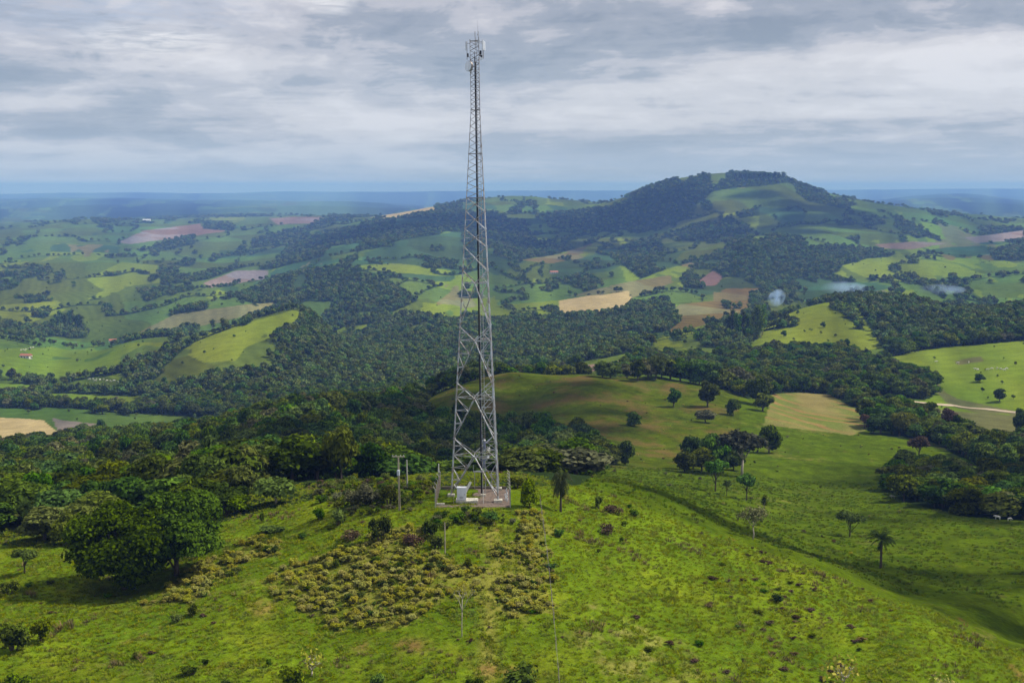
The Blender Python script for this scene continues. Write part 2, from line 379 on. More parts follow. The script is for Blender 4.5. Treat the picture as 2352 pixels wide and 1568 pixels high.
def cover(x, y, z):
    """land-cover class of ground points"""
    shp = x.shape; x = x.ravel(); y = y.ravel(); z = z.ravel()
    px, py = pix(x, y, z)
    sc = np.maximum(y, 200) * .03
    jx = 7 * fbm(x / sc, y / sc, 3); jy = 3.5 * fbm(x / sc + 40, y / sc, 3)
    px = px + jx; py = py + jy
    n1 = fbm(x / (60 + y * .055) + 9, y / (130 + y * .12) + 2, 5, .6)
    out = np.where(n1 > np.where((px < 760) & (y > 1300), .17, .09), FOREST, np.where(n1 > -.16, PAST, np.where(n1 > -.33, BRIGHT, OLIVE)))
    n2 = noise2(x / 700 + 30, y / 700)
    out = np.where((out == BRIGHT) & (n2 > .25), CROP, out)
    out = np.where(y > 8300, np.where(n1 > -.35, FOREST, PAST), out)
    out = np.where(y < 230, GRASS, out)
    out = np.where((y >= 230) & (y < 640), np.where((n1 > .25) & (y < 470), FOREST, GRASS), out)
    for cl, d0, d1, poly in COVER:
        xs = [p[0] for p in poly]; ys = [p[1] for p in poly]
        m = np.nonzero((y > d0) & (y < d1) & (px > min(xs)) & (px < max(xs)) & (py > min(ys)) & (py < max(ys)))[0]
        if len(m):
            k = inside(px[m], py[m], poly); out[m[k]] = cl
    # straggling thickets and single trees break up the open land far off
    th = fbm(x / (18 + y * .012), y / (18 + y * .02) + 70, 3)
    out = np.where((y > 1250) & (th > .34) & ((out == PAST) | (out == BRIGHT) | (out == CROP)| (out == OLIVE)), FOREST, out)
    clr = fbm(x / (70 + y * .03) + 55, y / (110 + y * .06) + 8, 4)
    out = np.where((y > 1250) & (clr < np.where(px < 640, -.02, np.where(y > 1900, -.18, -.30))) & (px + 0 * y > -9e9) & (out == FOREST), np.where(n2 > .1, CROP, PAST), out)
    hd = np.abs(fbm(x / (150 + y * .03) + 21, y / (260 + y * .06) + 33, 3)) / (.012 + .022 * np.clip(fbm(x / 300, y / 400, 2) + .5, 0, 1))
    out = np.where((y > 1250) & (hd < 1) & ((out == PAST) | (out == BRIGHT) | (out == CROP)), FOREST, out)
    return out.reshape(shp)

# ------------------------------------------------------------------ helpers
def link(o):
    COL.objects.link(o); return o

def tag(o, label=None, cat=None, group=None, kind=None):
    if label: o['label'] = label
    if cat: o['category'] = cat
    if group: o['group'] = group
    if kind: o['kind'] = kind
    return o

def empty(name, loc, label, cat, group=None, rz=0.0, scale=(1, 1, 1)):
    o = bpy.data.objects.new(name, None); link(o)
    o.empty_display_size = .3
    o.location = loc; o.rotation_euler = (0, 0, rz); o.scale = scale
    return tag(o, label, cat, group)

def np_mesh(name, v, quads=None, tris=None, mats=(), attr=None, smooth=True, matidx=None):
    me = bpy.data.meshes.new(name)
    v = np.asarray(v, np.float32)
    nq = 0 if quads is None else len(quads); nt = 0 if tris is None else len(tris)
    loops = np.concatenate([np.asarray(quads, np.int32).ravel() if nq else np.zeros(0, np.int32),
                            np.asarray(tris, np.int32).ravel() if nt else np.zeros(0, np.int32)])
    me.vertices.add(len(v)); me.vertices.foreach_set('co', v.ravel())
    me.loops.add(len(loops)); me.loops.foreach_set('vertex_index', loops)
    me.polygons.add(nq + nt)
    st = np.concatenate([np.arange(nq) * 4, nq * 4 + np.arange(nt) * 3]).astype(np.int32)
    me.polygons.foreach_set('loop_start', st)
    if smooth: me.polygons.foreach_set('use_smooth', np.ones(nq + nt, bool))
    if matidx is not None: me.polygons.foreach_set('material_index', np.asarray(matidx, np.int32))
    for m in mats: me.materials.append(m)
    if attr is not None:
        for k, val in attr.items():
            if val.ndim == 1:
                at = me.attributes.new(k, 'FLOAT', 'POINT'); at.data.foreach_set('value', val.astype(np.float32))
            else:
                at = me.attributes.new(k, 'FLOAT_COLOR', 'POINT')
                c = np.ones((len(v), 4), np.float32); c[:, :3] = val; at.data.foreach_set('color', c.ravel())
    me.update(calc_edges=True)
    return me

class MB:
    """collects boxes, bars, tubes and turned shapes that become one mesh"""
    def __init__(self): self.v = []; self.f = []; self.m = []; self.mi = 0
    def add(self, vs, fs):
        b = len(self.v); self.v += [tuple(p) for p in vs]
        self.f += [tuple(i + b for i in f) for f in fs]; self.m += [self.mi] * len(fs)
    def box(self, c, s, rot=None):
        c = Vector(c); hx, hy, hz = s[0] / 2, s[1] / 2, s[2] / 2
        vs = [Vector((x, y, z)) for z in (-hz, hz) for y in (-hy, hy) for x in (-hx, hx)]
        if rot is not None: vs = [rot @ p for p in vs]
        self.add([p + c for p in vs], [(0, 2, 3, 1), (4, 5, 7, 6), (0, 1, 5, 4), (2, 6, 7, 3), (0, 4, 6, 2), (1, 3, 7, 5)])
    def tube(self, p0, p1, r0, r1=None, n=6, cap=True):
        p0 = Vector(p0); p1 = Vector(p1); r1 = r0 if r1 is None else r1
        d = (p1 - p0).normalized(); a = d.orthogonal().normalized(); b = d.cross(a)
        vs = []
        for p, r in ((p0, r0), (p1, r1)):
            for k in range(n):
                t = 2 * math.pi * k / n
                vs.append(p + (a * math.cos(t) + b * math.sin(t)) * r)
        fs = [(k, (k + 1) % n, n + (k + 1) % n, n + k) for k in range(n)]
        if cap: fs += [tuple(range(n - 1, -1, -1)), tuple(range(n, 2 * n))]
        self.add(vs, fs)
    def path(self, pts, rs, n=6):
        pts = [Vector(p) for p in pts]; rings = []
        vs = []
        ref = Vector((.31, .77, .55))
        for i, p in enumerate(pts):
            d = (pts[min(i + 1, len(pts) - 1)] - pts[max(i - 1, 0)]).normalized()
            a = d.cross(ref).normalized(); b = d.cross(a)
            for k in range(n):
                t = 2 * math.pi * k / n
                vs.append(p + (a * math.cos(t) + b * math.sin(t)) * rs[i])
        fs = []
        for i in range(len(pts) - 1):
            for k in range(n):
                fs.append((i * n + k, i * n + (k + 1) % n, (i + 1) * n + (k + 1) % n, (i + 1) * n + k))
        fs += [tuple(range(n - 1, -1, -1)), tuple(range((len(pts) - 1) * n, len(pts) * n))]
        self.add(vs, fs)
    def angle(self, p0, p1, w, t, up=Vector((0, 0, 1))):
        """an L-section steel angle: two thin plates meeting on one edge"""
        p0 = Vector(p0); p1 = Vector(p1); d = (p1 - p0).normalized()
        a = d.cross(up)
        a = a.normalized() if a.length > 1e-4 else d.orthogonal().normalized()
        b = d.cross(a)
        for q, r in ((a, b), (b, a)):
            s = [p + q * w * e + r * t * g for p in (p0, p1) for e, g in ((0, 0), (1, 0), (1, 1), (0, 1))]
            if r is a: s = [p + q * t for p in s]
            self.add(s, [(0, 1, 2, 3), (7, 6, 5, 4), (0, 4, 5, 1), (1, 5, 6, 2), (2, 6, 7, 3), (3, 7, 4, 0)])
    def lathe(self, prof, n=16, mat=None):
        vs = []
        for r, z in prof:
            for k in range(n):
                t = 2 * math.pi * k / n
                p = Vector((r * math.cos(t), r * math.sin(t), z)); vs.append(mat @ p if mat else p)
        fs = []
        for i in range(len(prof) - 1):
            for k in range(n):
                fs.append((i * n + k, i * n + (k + 1) % n, (i + 1) * n + (k + 1) % n, (i + 1) * n + k))
        fs += [tuple(range(n - 1, -1, -1)), tuple(range((len(prof) - 1) * n, len(prof) * n))]
        self.add(vs, fs)
    def mesh(self, name, mats, smooth=False, bevel=0):
        me = bpy.data.meshes.new(name)
        me.from_pydata(self.v, [], self.f)
        for m in (mats if isinstance(mats, (list, tuple)) else [mats]): me.materials.append(m)
        me.polygons.foreach_set('material_index', self.m)
        bm = bmesh.new(); bm.from_mesh(me)
        bmesh.ops.recalc_face_normals(bm, faces=bm.faces)
        if bevel:
            bmesh.ops.bevel(bm, geom=[e for e in bm.edges if e.calc_face_angle(0) > .6], offset=bevel, segments=2, affect='EDGES')
        bm.to_mesh(me); bm.free()
        if smooth: me.polygons.foreach_set('use_smooth', [True] * len(me.polygons))
        return me
    def build(self, name, mats, parent=None, loc=(0, 0, 0), smooth=False, bevel=0):
        o = bpy.data.objects.new(name, self.mesh(name, mats, smooth, bevel)); link(o)
        o.location = loc
        if parent: o.parent = parent
        return o

def mat(name, color, rough=.9, metal=0.0, var=.25, scale=6.0, spec=.3, streak=False, bump=0.0, second=None):
    m = bpy.data.materials.new(name); m.use_nodes = True
    nt = m.node_tree; N = nt.nodes; L = nt.links; bs = N['Principled BSDF']
    bs.inputs['Roughness'].default_value = rough; bs.inputs['Metallic'].default_value = metal
    bs.inputs['Specular IOR Level'].default_value = spec
    tc = N.new('ShaderNodeTexCoord'); no = N.new('ShaderNodeTexNoise')
    no.inputs['Scale'].default_value = scale; no.inputs['Detail'].default_value = 5; no.inputs['Roughness'].default_value = .62
    mp = N.new('ShaderNodeMapping'); L.new(tc.outputs['Object'], mp.inputs[0]); L.new(mp.outputs[0], no.inputs['Vector'])
    if streak: mp.inputs['Scale'].default_value = (1, 1, .15)
    r = N.new('ShaderNodeValToRGB'); L.new(no.outputs['Fac'], r.inputs[0])
    c2 = second or tuple(c * (1 - var) for c in color)
    r.color_ramp.elements[0].position = .36; r.color_ramp.elements[0].color = (*c2, 1)
    r.color_ramp.elements[1].position = .62; r.color_ramp.elements[1].color = (*[min(1, c * (1 + var * .35)) for c in color], 1)
    L.new(r.outputs[0], bs.inputs['Base Color'])
    if bump:
        b = N.new('ShaderNodeBump'); b.inputs['Strength'].default_value = bump; b.inputs['Distance'].default_value = .05
        L.new(no.outputs['Fac'], b.inputs['Height']); L.new(b.outputs[0], bs.inputs['Normal'])
    return m

def int_hue(h, s): return .497 + s * h

def foliage(name, dark, light, trans=.25, hue=.03, val=.35, tip=None, up=0.0):
    """leaf colour from a per-leaf value and from plant to plant"""
    m = bpy.data.materials.new(name); m.use_nodes = True
    nt = m.node_tree; N = nt.nodes; L = nt.links
    N.remove(N['Principled BSDF']); out = N['Material Output']
    at = N.new('ShaderNodeAttribute'); at.attribute_name = 'v'
    r = N.new('ShaderNodeValToRGB'); L.new(at.outputs['Fac'], r.inputs[0])
    r.color_ramp.elements[0].color = (*dark, 1); r.color_ramp.elements[1].color = (*light, 1)
    if tip:
        e = r.color_ramp.elements.new(.93); e.color = (*light, 1); r.color_ramp.elements[-1].color = (*tip, 1)
    oi = N.new('ShaderNodeObjectInfo')
    hs = N.new('ShaderNodeHueSaturation'); L.new(r.outputs[0], hs.inputs['Color'])
    def lin(src, a, b):
        n = N.new('ShaderNodeMapRange'); L.new(src, n.inputs['Value'])
        n.inputs['To Min'].default_value = a; n.inputs['To Max'].default_value = b; return n.outputs[0]
    L.new(lin(oi.outputs['Random'], int_hue(hue, 1), int_hue(hue, -1)), hs.inputs['Hue'])
    wn = N.new('ShaderNodeTexWhiteNoise'); wn.noise_dimensions = '1D'; L.new(oi.outputs['Random'], wn.inputs['W'])
    L.new(lin(wn.outputs['Value'], 1 - val, 1 + val), hs.inputs['Value'])
    wc = N.new('ShaderNodeSeparateColor'); L.new(wn.outputs['Color'], wc.inputs[0])
    L.new(lin(wc.outputs[2], .86, 1.12), hs.inputs['Saturation'])
    df = N.new('ShaderNodeBsdfDiffuse'); tr = N.new('ShaderNodeBsdfTranslucent')
    L.new(hs.outputs[0], df.inputs[0]); L.new(hs.outputs[0], tr.inputs[0])
    if up:      # short blades take the light like the sward they form
        ge = N.new('ShaderNodeNewGeometry'); vm = N.new('ShaderNodeMix'); vm.data_type = 'VECTOR'; vm.inputs['Factor'].default_value = up
        L.new(ge.outputs['Normal'], vm.inputs['A']); vm.inputs['B'].default_value = (0, 0, 1)
        nv = N.new('ShaderNodeVectorMath'); nv.operation = 'NORMALIZE'; L.new(vm.outputs[1], nv.inputs[0]); L.new(nv.outputs[0], df.inputs['Normal'])
    mx = N.new('ShaderNodeMixShader'); mx.inputs[0].default_value = trans
    L.new(df.outputs[0], mx.inputs[1]); L.new(tr.outputs[0], mx.inputs[2]); L.new(mx.outputs[0], out.inputs['Surface'])
    return m

# ------------------------------------------------------------------ materials
M_STEEL = mat('galvanised_steel', (.45, .475, .50), rough=.45, metal=.55, var=.35, scale=1.6, second=(.27, .205, .16))
M_STEEL_D = mat('weathered_steel', (.34, .33, .33), rough=.6, metal=.4, var=.4, scale=2.0, second=(.22, .17, .14))
M_CABLE = mat('black_cable', (.035, .037, .045), rough=.6, var=.3)
M_WHITE = mat('white_paint', (.74, .75, .77), rough=.5, var=.12, scale=3, streak=True)
M_CREAM = mat('cream_plastic', (.70, .69, .62), rough=.5, var=.12)
M_CONC = mat('pale_concrete', (.60, .56, .45), rough=.95, var=.35, scale=4, bump=.4)
M_CONC_G = mat('grey_concrete', (.46, .44, .38), rough=.95, var=.35, scale=5, streak=True, bump=.3)
M_WOOD = mat('weathered_wood', (.42, .36, .25), rough=.95, var=.4, scale=7, streak=True, bump=.4)
M_WIRE = mat('fence_wire', (.30, .28, .25), rough=.6, metal=.5, var=.2)
M_GALV_BOX = mat('grey_transformer_paint', (.48, .52, .57), rough=.45, var=.15)
M_SKIN = mat('skin', (.36, .21, .14), rough=.7, var=.1)
M_JACKET = mat('grey_blue_jacket', (.24, .26, .34), rough=.9, var=.3, scale=9)
M_TROUSER = mat('blue_grey_trousers', (.12, .16, .25), rough=.9, var=.3, scale=9)
M_BOOT = mat('dark_boots', (.03, .026, .022), rough=.7, var=.2)
M_HELMET = mat('white_helmet', (.78, .77, .72), rough=.35, var=.05)
M_COW = mat('white_hide', (.70, .67, .60), rough=.9, var=.15, scale=3)
M_BARK = mat('bark', (.11, .085, .06), rough=1, var=.5, scale=5, streak=True, bump=.5)
M_PALEBARK = mat('pale_bark', (.48, .42, .34), rough=1, var=.45, scale=4, streak=True, bump=.5)
M_BROWNMESH = mat('rusty_mesh', (.26, .17, .11), rough=.9, var=.5, scale=8)

F_TREE = foliage('broadleaf_leaves', (.014, .028, .004), (.122, .190, .018), .3, .04, .48, up=.38)
F_OLIVE = foliage('olive_leaves', (.016, .026, .004), (.120, .150, .016), .28, .03, .35, up=.38)
F_BRIGHT = foliage('light_green_leaves', (.03, .05, .005), (.17, .24, .016), .28, .03, .28, up=.38)
F_BIG = foliage('dark_shaded_leaves', (.007, .017, .002), (.080, .140, .006), .25, .02, .05, up=.38)  # left big tree's shade partly put into this colour; round trees share it
F_BIG2 = foliage('sunlit_copy_leaves', (.010, .022, .002), (.125, .190, .008), .28, .02, .05, up=.38)  # lighter copy for the right big tree, sunlight put into the colour
F_DRY = foliage('dry_brown_leaves', (.030, .020, .012), (.165, .105, .062), .15, .02, .3)
F_GREY = foliage('grey_green_leaves', (.045, .052, .018), (.20, .20, .085), .2, .02, .25, up=.38)
F_SCRUB = foliage('bracken_fronds', (.19, .19, .024), (.46, .445, .075), .32, .015, .16, up=.6)
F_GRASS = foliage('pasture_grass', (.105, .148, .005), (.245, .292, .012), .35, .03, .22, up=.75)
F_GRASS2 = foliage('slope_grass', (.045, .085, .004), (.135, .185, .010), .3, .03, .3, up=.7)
F_DRYGRASS = foliage('dry_tussock', (.06, .045, .02), (.27, .21, .08), .2, .02, .3, up=.6)
F_DUSK = foliage('dusky_leaves', (.014, .018, .010), (.075, .078, .046), .2, .02, .2)
F_PALM = foliage('palm_fronds', (.012, .020, .008), (.085, .115, .028), .22, .02, .15)
F_FAR = foliage('far_leaves', (.022, .040, .011), (.150, .215, .044), .2, .04, .55, up=.38)

# ------------------------------------------------------------------ ground
def build_ground():
    na, nn = 861, 1850
    a = np.linspace(-.62, .62, na)
    s = np.concatenate([np.linspace(math.log(7), math.log(118), 80)[:-1], np.linspace(math.log(118), math.log(250), 330)[:-1], np.linspace(math.log(250), math.log(33000), nn - 408)])
    A, S = np.meshgrid(a, s); Y = np.exp(S); X = A * Y
    Z = height(X, Y)
    C = cover(X, Y, Z)
    pal = np.array([(.020, .034, .010), (.068, .108, .016), (.128, .168, .014), (.040, .078, .026), (.36, .28, .13),
                    (.175, .135, .105), (.125, .115, .040), (.16, .095, .075), (.100, .152, .006), (.38, .29, .18)])
    col = pal[C]
    x, y = X, Y
    # pasture near the camera: green, yellow-green and straw patches, bare reddish earth in places
    g = (C == GRASS)
    p1 = fbm(x / 11, y / 16, 5, .6)[..., None]; p2 = fbm(x / 3.0 + 50, y / 4.5, 4, .65)[..., None]; p3 = fbm(x / 28 + 9, y / 34 + 9, 4)[..., None]
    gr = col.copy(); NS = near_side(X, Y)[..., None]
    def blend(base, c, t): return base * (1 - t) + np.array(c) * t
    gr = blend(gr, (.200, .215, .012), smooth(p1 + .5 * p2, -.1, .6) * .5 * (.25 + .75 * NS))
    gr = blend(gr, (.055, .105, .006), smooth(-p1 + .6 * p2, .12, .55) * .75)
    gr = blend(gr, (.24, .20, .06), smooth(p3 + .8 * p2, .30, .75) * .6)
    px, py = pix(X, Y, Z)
    gr = gr * (.64 + .36 * NS) * (1 + (1 - NS) * .8 * fbm(x / 5, y / 9 + 4, 5, .7)[..., None])  # shade past the ridge is put into the grass colour
    tr = np.sin(Z * 5.5 + 5 * fbm(x / 9, y / 9, 3))[..., None]; gr = gr * (1 + .10 * NS * tr)
    knoll = ((Y > 300) & (px > 940) & (px < 1700) & (py < 1080))[..., None] * 1.0
    gr = gr * (1 - knoll) + knoll * blend(blend(gr * np.array([.95, .85, .9]), (.125, .085, .026), smooth(fbm(x / 22, y / 34 + 3, 5, .7)[..., None], -.08, .38) * .9), (.045, .08, .008), smooth(p3, .1, .5) * .5)
    def patch(cx, cy, rx, ry): return np.exp(-(((px - cx) / rx) ** 2 + ((py - cy) / ry) ** 2) ** 1.5)[..., None]
    soil = np.clip(patch(905, 1482, 95, 17) + .8 * patch(1130, 1530, 60, 22) + .7 * patch(600, 1395, 40, 22) + .6 * patch(1210, 1548, 40, 16), 0, 1) * smooth(p2 + .6 * p1, -.35, .35)
    lane = np.exp(-((px - np.interp(py, [1200, 1290, 1400, 1568], [1120, 1143, 1128, 1112])) / 22) ** 2)[..., None] * ((py > 1215) & (Y < 190))[..., None]
    gr = blend(gr, (.27, .23, .05), lane * .6); gr = blend(gr, (.26, .13, .055), soil * .75)
    sm = np.zeros(X.shape); jx = px + 60 * fbm(X / 5, Y / 5, 4); jy = py + 34 * fbm(X / 5 + 9, Y / 5, 4)
    for q in SCRUB[:4]: sm = np.maximum(sm, inside(jx, jy, q) * 1.0)
    gr = blend(gr, (.185, .178, .030), (sm[..., None] * (Y[..., None] < 205)) * smooth(p2, -.7, .1) * .85)
    red = smooth(fbm(x / 7 + 31, y / 9, 4)[..., None], .42, .62)
    gr = blend(gr, (.26, .115, .055), red * .55 * (Y[..., None] < 230))
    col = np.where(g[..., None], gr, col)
    # tracks and field rows
    fr = fbm(x / (8 + y * .03), y / (10 + y * .05) + 11, 4)[..., None]
    col = np.where((C == TAN)[..., None], col * (1 + .35 * fr) * np.where((Y[..., None] < 850), np.array([.85, .82, .5]), 1), col)
    tan_near = ((C == TAN) & (Y < 850))[..., None]
    rows = smooth(np.sin((x * .8 + y * .35 + 12 * fbm(x / 30, y / 50, 2)) / 2.6)[..., None] + 1.4 * fr, .55, 1.3)
    tn = blend(blend(col * 0 + np.array((.20, .165, .055)), (.125, .15, .030), smooth(fr, -.3, .25)), (.30, .145, .065), rows * .65)
    col = np.where(tan_near, tn, col)
    oth = (C == PAST) | (C == BRIGHT) | (C == CROP) | (C == OLIVE) | (C == PINK)
    # patchwork of paddocks and strips in the far land
    un = (x + .35 * y + 70 * fbm(x / 400, y / 400, 2)) / 165; vn = (y - .2 * x + 120 * fbm(x / 500 + 7, y / 500, 2)) / 300
    cell = np.sin(np.floor(un) * 127.1 + np.floor(vn) * 311.7) * 43758.5453; cell = (cell - np.floor(cell))[..., None]
    rows = np.sin(un * 62)[..., None] * (Y[..., None] < 3600)
    farm = ((Y > 1150) & ((C == PAST) | (C == CROP) | (C == OLIVE) | (C == PINK)))[..., None]
    col = np.where(farm, col * (.72 + .6 * cell + .09 * rows) * np.concatenate([.9 + .35 * (1 - cell), np.ones_like(cell), .8 + .5 * cell], -1), col)
    hue = fbm(x / (40 + y * .09) + 4, y / (60 + y * .14), 4)[..., None]
    col = np.where(oth[..., None], col * (1 + .75 * fr) * (1 + 1.3 * hue * np.array([.5, .2, .1])), col)
    col = np.where(((C == FOREST) & (Y > 7500))[..., None], col * np.clip(1 + 2.6 * hue + 1.5 * fr, .15, 4) * 1.9, col)
    # dirt paths: the one up to the tower gate and cattle scrapes
    col = np.clip(col, .004, .75)
    n0, n1 = Z.shape
    idx = np.arange(n0 * n1).reshape(n0, n1)
    q = np.stack([idx[:-1, :-1], idx[:-1, 1:], idx[1:, 1:], idx[1:, :-1]], -1).reshape(-1, 4)
    m = bpy.data.materials.new('ground_cover'); m.use_nodes = True
    nt = m.node_tree; N = nt.nodes; L = nt.links; N.remove(N['Principled BSDF'])
    at = N.new('ShaderNodeAttribute'); at.attribute_name = 'cover'
    geo = N.new('ShaderNodeNewGeometry')
    def noise(sc, det, stretch=None):
        n = N.new('ShaderNodeTexNoise'); n.inputs['Scale'].default_value = sc; n.inputs['Detail'].default_value = det; n.inputs['Roughness'].default_value = .7
        L.new(geo.outputs['Position'], n.inputs['Vector']); return n.outputs['Fac']
    f1 = noise(1.3, 6); f2 = noise(.06, 6)
    def rmp(f, a, b, lo, hi):
        n = N.new('ShaderNodeMapRange'); L.new(f, n.inputs['Value'])
        n.inputs['From Min'].default_value = a; n.inputs['From Max'].default_value = b
        n.inputs['To Min'].default_value = lo; n.inputs['To Max'].default_value = hi; return n.outputs[0]
    mu = N.new('ShaderNodeMath'); mu.operation = 'MULTIPLY'
    L.new(rmp(f1, .3, .7, .62, 1.35), mu.inputs[0]); L.new(rmp(f2, .3, .7, .78, 1.22), mu.inputs[1])
    mx = N.new('ShaderNodeVectorMath'); mx.operation = 'SCALE'
    L.new(at.outputs['Color'], mx.inputs[0]); L.new(mu.outputs[0], mx.inputs['Scale'])
    df = N.new('ShaderNodeBsdfDiffuse'); L.new(mx.outputs[0], df.inputs['Color'])
    bp = N.new('ShaderNodeBump'); bp.inputs['Strength'].default_value = .7; bp.inputs['Distance'].default_value = .35
    L.new(f1, bp.inputs['Height']); L.new(bp.outputs[0], df.inputs['Normal'])
    L.new(df.outputs[0], N['Material Output'].inputs['Surface'])
    me = np_mesh('ground', np.stack([X, Y, Z], -1).reshape(-1, 3), quads=q, mats=[m], attr={'cover': col.reshape(-1, 3)})
    o = link(bpy.data.objects.new('ground', me)); tag(o, kind='structure')
    return float(Z.min())
Z_LOW = build_ground()

# ------------------------------------------------------------------ plant shapes
RS = np.random.RandomState(3)

def ico(sub):
    bm = bmesh.new(); bmesh.ops.create_icosphere(bm, subdivisions=sub, radius=1)
    v = np.array([p.co[:] for p in bm.verts]); f = np.array([[q.index for q in g.verts] for g in bm.faces]); bm.free()
    return v, f
ICO1 = ico(1); ICO2 = ico(2)

def leaves_on(centers, radii, n_each, size, rs, up=-.35, flat=.75, spread=.4, droop=0.0):
    """leaf quads over the skin of clumps; returns verts, quads, per-vertex value"""
    V, Q, A = [], [], []
    b = 0
    for c, r, n in zip(centers, radii, n_each):
        d = rs.normal(size=(int(n * 2.2) + 8, 3)); d /= np.linalg.norm(d, axis=1)[:, None]
        d = d[d[:, 2] > up][:n]; k = len(d)
        rad = r * (1 - spread * .5 + spread * rs.rand(k))
        p = c + d * rad[:, None] * np.array([1, 1, flat])
        nrm = d * .9 + rs.normal(size=(k, 3)) * .55 + np.array([0, 0, .35 - droop]); nrm /= np.linalg.norm(nrm, axis=1)[:, None]
        t = np.cross(nrm, rs.normal(size=(k, 3))); t /= np.linalg.norm(t, axis=1)[:, None]
        u = np.cross(nrm, t)
        s = size * (.55 + .9 * rs.rand(k))[:, None]
        e = .62
        quad = np.stack([p - t * s, p - u * s * e, p + t * s, p + u * s * e], 1)
        V.append(quad.reshape(-1, 3)); Q.append(np.arange(k * 4).reshape(-1, 4) + b); b += k * 4
        cv = rs.uniform(-.16, .16)
        val = np.clip(.55 + cv + .32 * rs.normal(size=k) * .8, .02, 1)
        A.append(np.repeat(val, 4))
    return np.concatenate(V), np.concatenate(Q), np.concatenate(A)

def crown_mesh(name, rx, rz, zc, nclump, leaf_total, leaf, mats, seed, flat=.75, core=.74, up=-.4, shell=.62, clump=(.30, .46), lopsided=.0, low=-.8):
    rs = np.random.RandomState(seed)
    C, R = [], []
    k = 0
    while len(C) < nclump:
        d = rs.normal(size=3); d /= np.linalg.norm(d)
        if d[2] < low: continue
        q = shell * (.45 + .62 * rs.rand() ** .6)
        c = d * q * np.array([rx, rx, rz]) + np.array([0, 0, zc])
        c[0] += lopsided * rx * max(0, d[2])
        C.append(c); R.append(rx * rs.uniform(*clump))
    C = np.array(C); R = np.array(R)
    wgt = R ** 2; ne = np.maximum(6, (leaf_total * wgt / wgt.sum())).astype(int)
    V, Q, A = leaves_on(C, R, ne, leaf, rs, up, flat)
    cv, cf = ICO1
    T = []; b = len(V); VV = [V]; AA = [A]
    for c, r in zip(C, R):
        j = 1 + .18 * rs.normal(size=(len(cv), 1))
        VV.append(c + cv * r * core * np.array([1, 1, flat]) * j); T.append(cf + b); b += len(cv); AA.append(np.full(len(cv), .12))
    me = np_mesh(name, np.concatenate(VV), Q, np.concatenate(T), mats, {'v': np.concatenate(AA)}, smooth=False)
    return me, C, R

def trunk_mesh(name, h, r, C, R, material, seed, limbs=6, fork=.35, lean=0.0):
    rs = random.Random(seed); mb = MB()
    pts = [Vector((lean * t + rs.uniform(-.04, .04) * h * t, rs.uniform(-.04, .04) * h * t, h * t)) for t in (0, .25, .5, .75, 1)]
    pts[0] = Vector((0, 0, -.6))
    mb.path(pts, [r * 1.35, r, r * .85, r * .65, r * .4], 8)
    order = sorted(range(len(C)), key=lambda i: -R[i])[:limbs]
    for i in order:
        t = rs.uniform(fork, .9); k = min(3, int(t * 4)); f = t * 4 - k
        a = pts[k].lerp(pts[k + 1], f); e = Vector(C[i]); mid = a.lerp(e, .55) + Vector((0, 0, -.06 * h))
        mb.path([a, mid, e], [r * .5, r * .33, r * .14], 5)
    return mb.mesh(name, material, smooth=True)

def tree_kind(rx, h, trunk_h, nclump, leaves, leaf, fol, bark, seed, **kw):
    tk = {k: kw.pop(k) for k in ('limbs', 'fork', 'lean') if k in kw}
    rz = (h - trunk_h) / 2 * 1.08; zc = trunk_h + rz * .86
    cm, C, R = crown_mesh('crown', rx, rz, zc, nclump, leaves, leaf, [fol], seed, **kw)
    tm = trunk_mesh('trunk', zc, max(.12, h * .026), C, R, bark, seed, **tk)
    return {'crown': cm, 'trunk': tm, 'h': h, 'w': rx * 2}

def palm_kind(h, n_frond, length, seed, fol, bark, droop=1.0, skirt=0):
    rs = random.Random(seed); mb = MB()
    pts = [Vector((rs.uniform(-.1, .1) * t, rs.uniform(-.1, .1) * t, h * t - .4 * (t == 0))) for t in (0, .3, .6, 1)]
    mb.path(pts, [.26, .2, .18, .16], 8)
    tm = mb.mesh('trunk', bark, smooth=True)
    V, Q, A = [], [], []
    def frond(az, el, ln, dr, v0):
        p = Vector(pts[-1]); d = Vector((math.cos(az) * math.cos(el), math.sin(az) * math.cos(el), math.sin(el)))
        side = Vector((-math.sin(az), math.cos(az), 0)); n = 9
        P = [p.copy()]
        for k in range(n):
            p = p + d * ln / n; d = (d + Vector((0, 0, -dr * .17))).normalized(); P.append(p.copy())
        for k in range(n):
            w = ln * .20 * math.sin(math.pi * (k + .7) / (n + .9)) + .04
            for sgn in (-1, 1):
                for j in range(3):
                    a0 = P[k].lerp(P[k + 1], j / 3); a1 = P[k].lerp(P[k + 1], (j + .62) / 3)
                    tip = side * sgn * w * rs.uniform(.75, 1.1) + (P[k + 1] - P[k]) * .8 + Vector((0, 0, -w * (.35 + .25 * dr) * rs.uniform(.6, 1.3)))
                    b = len(V)
                    V.extend([a0, a1, a1 + tip * 1.0, a0 + tip]); Q.append((b, b + 1, b + 2, b + 3))
                    A.extend([min(1, max(0, v0 + rs.uniform(-.25, .25)))] * 4)
    for k in range(n_frond):
        frond(k * 2.399, rs.uniform(-.15, 1.25) if k % 3 else rs.uniform(.5, 1.35), length * rs.uniform(.8, 1.1), droop * rs.uniform(.7, 1.3), .6)
    for k in range(skirt):
        frond(k * 2.1 + 1, rs.uniform(-1.0, -.5), length * .75, 1.2, .15)
    cm = np_mesh('fronds', [v[:] for v in V], quads=Q, mats=[fol], attr={'v': np.array(A)}, smooth=False)
    return {'fronds': cm, 'trunk': tm, 'h': h + length * .45, 'w': length * 1.7}

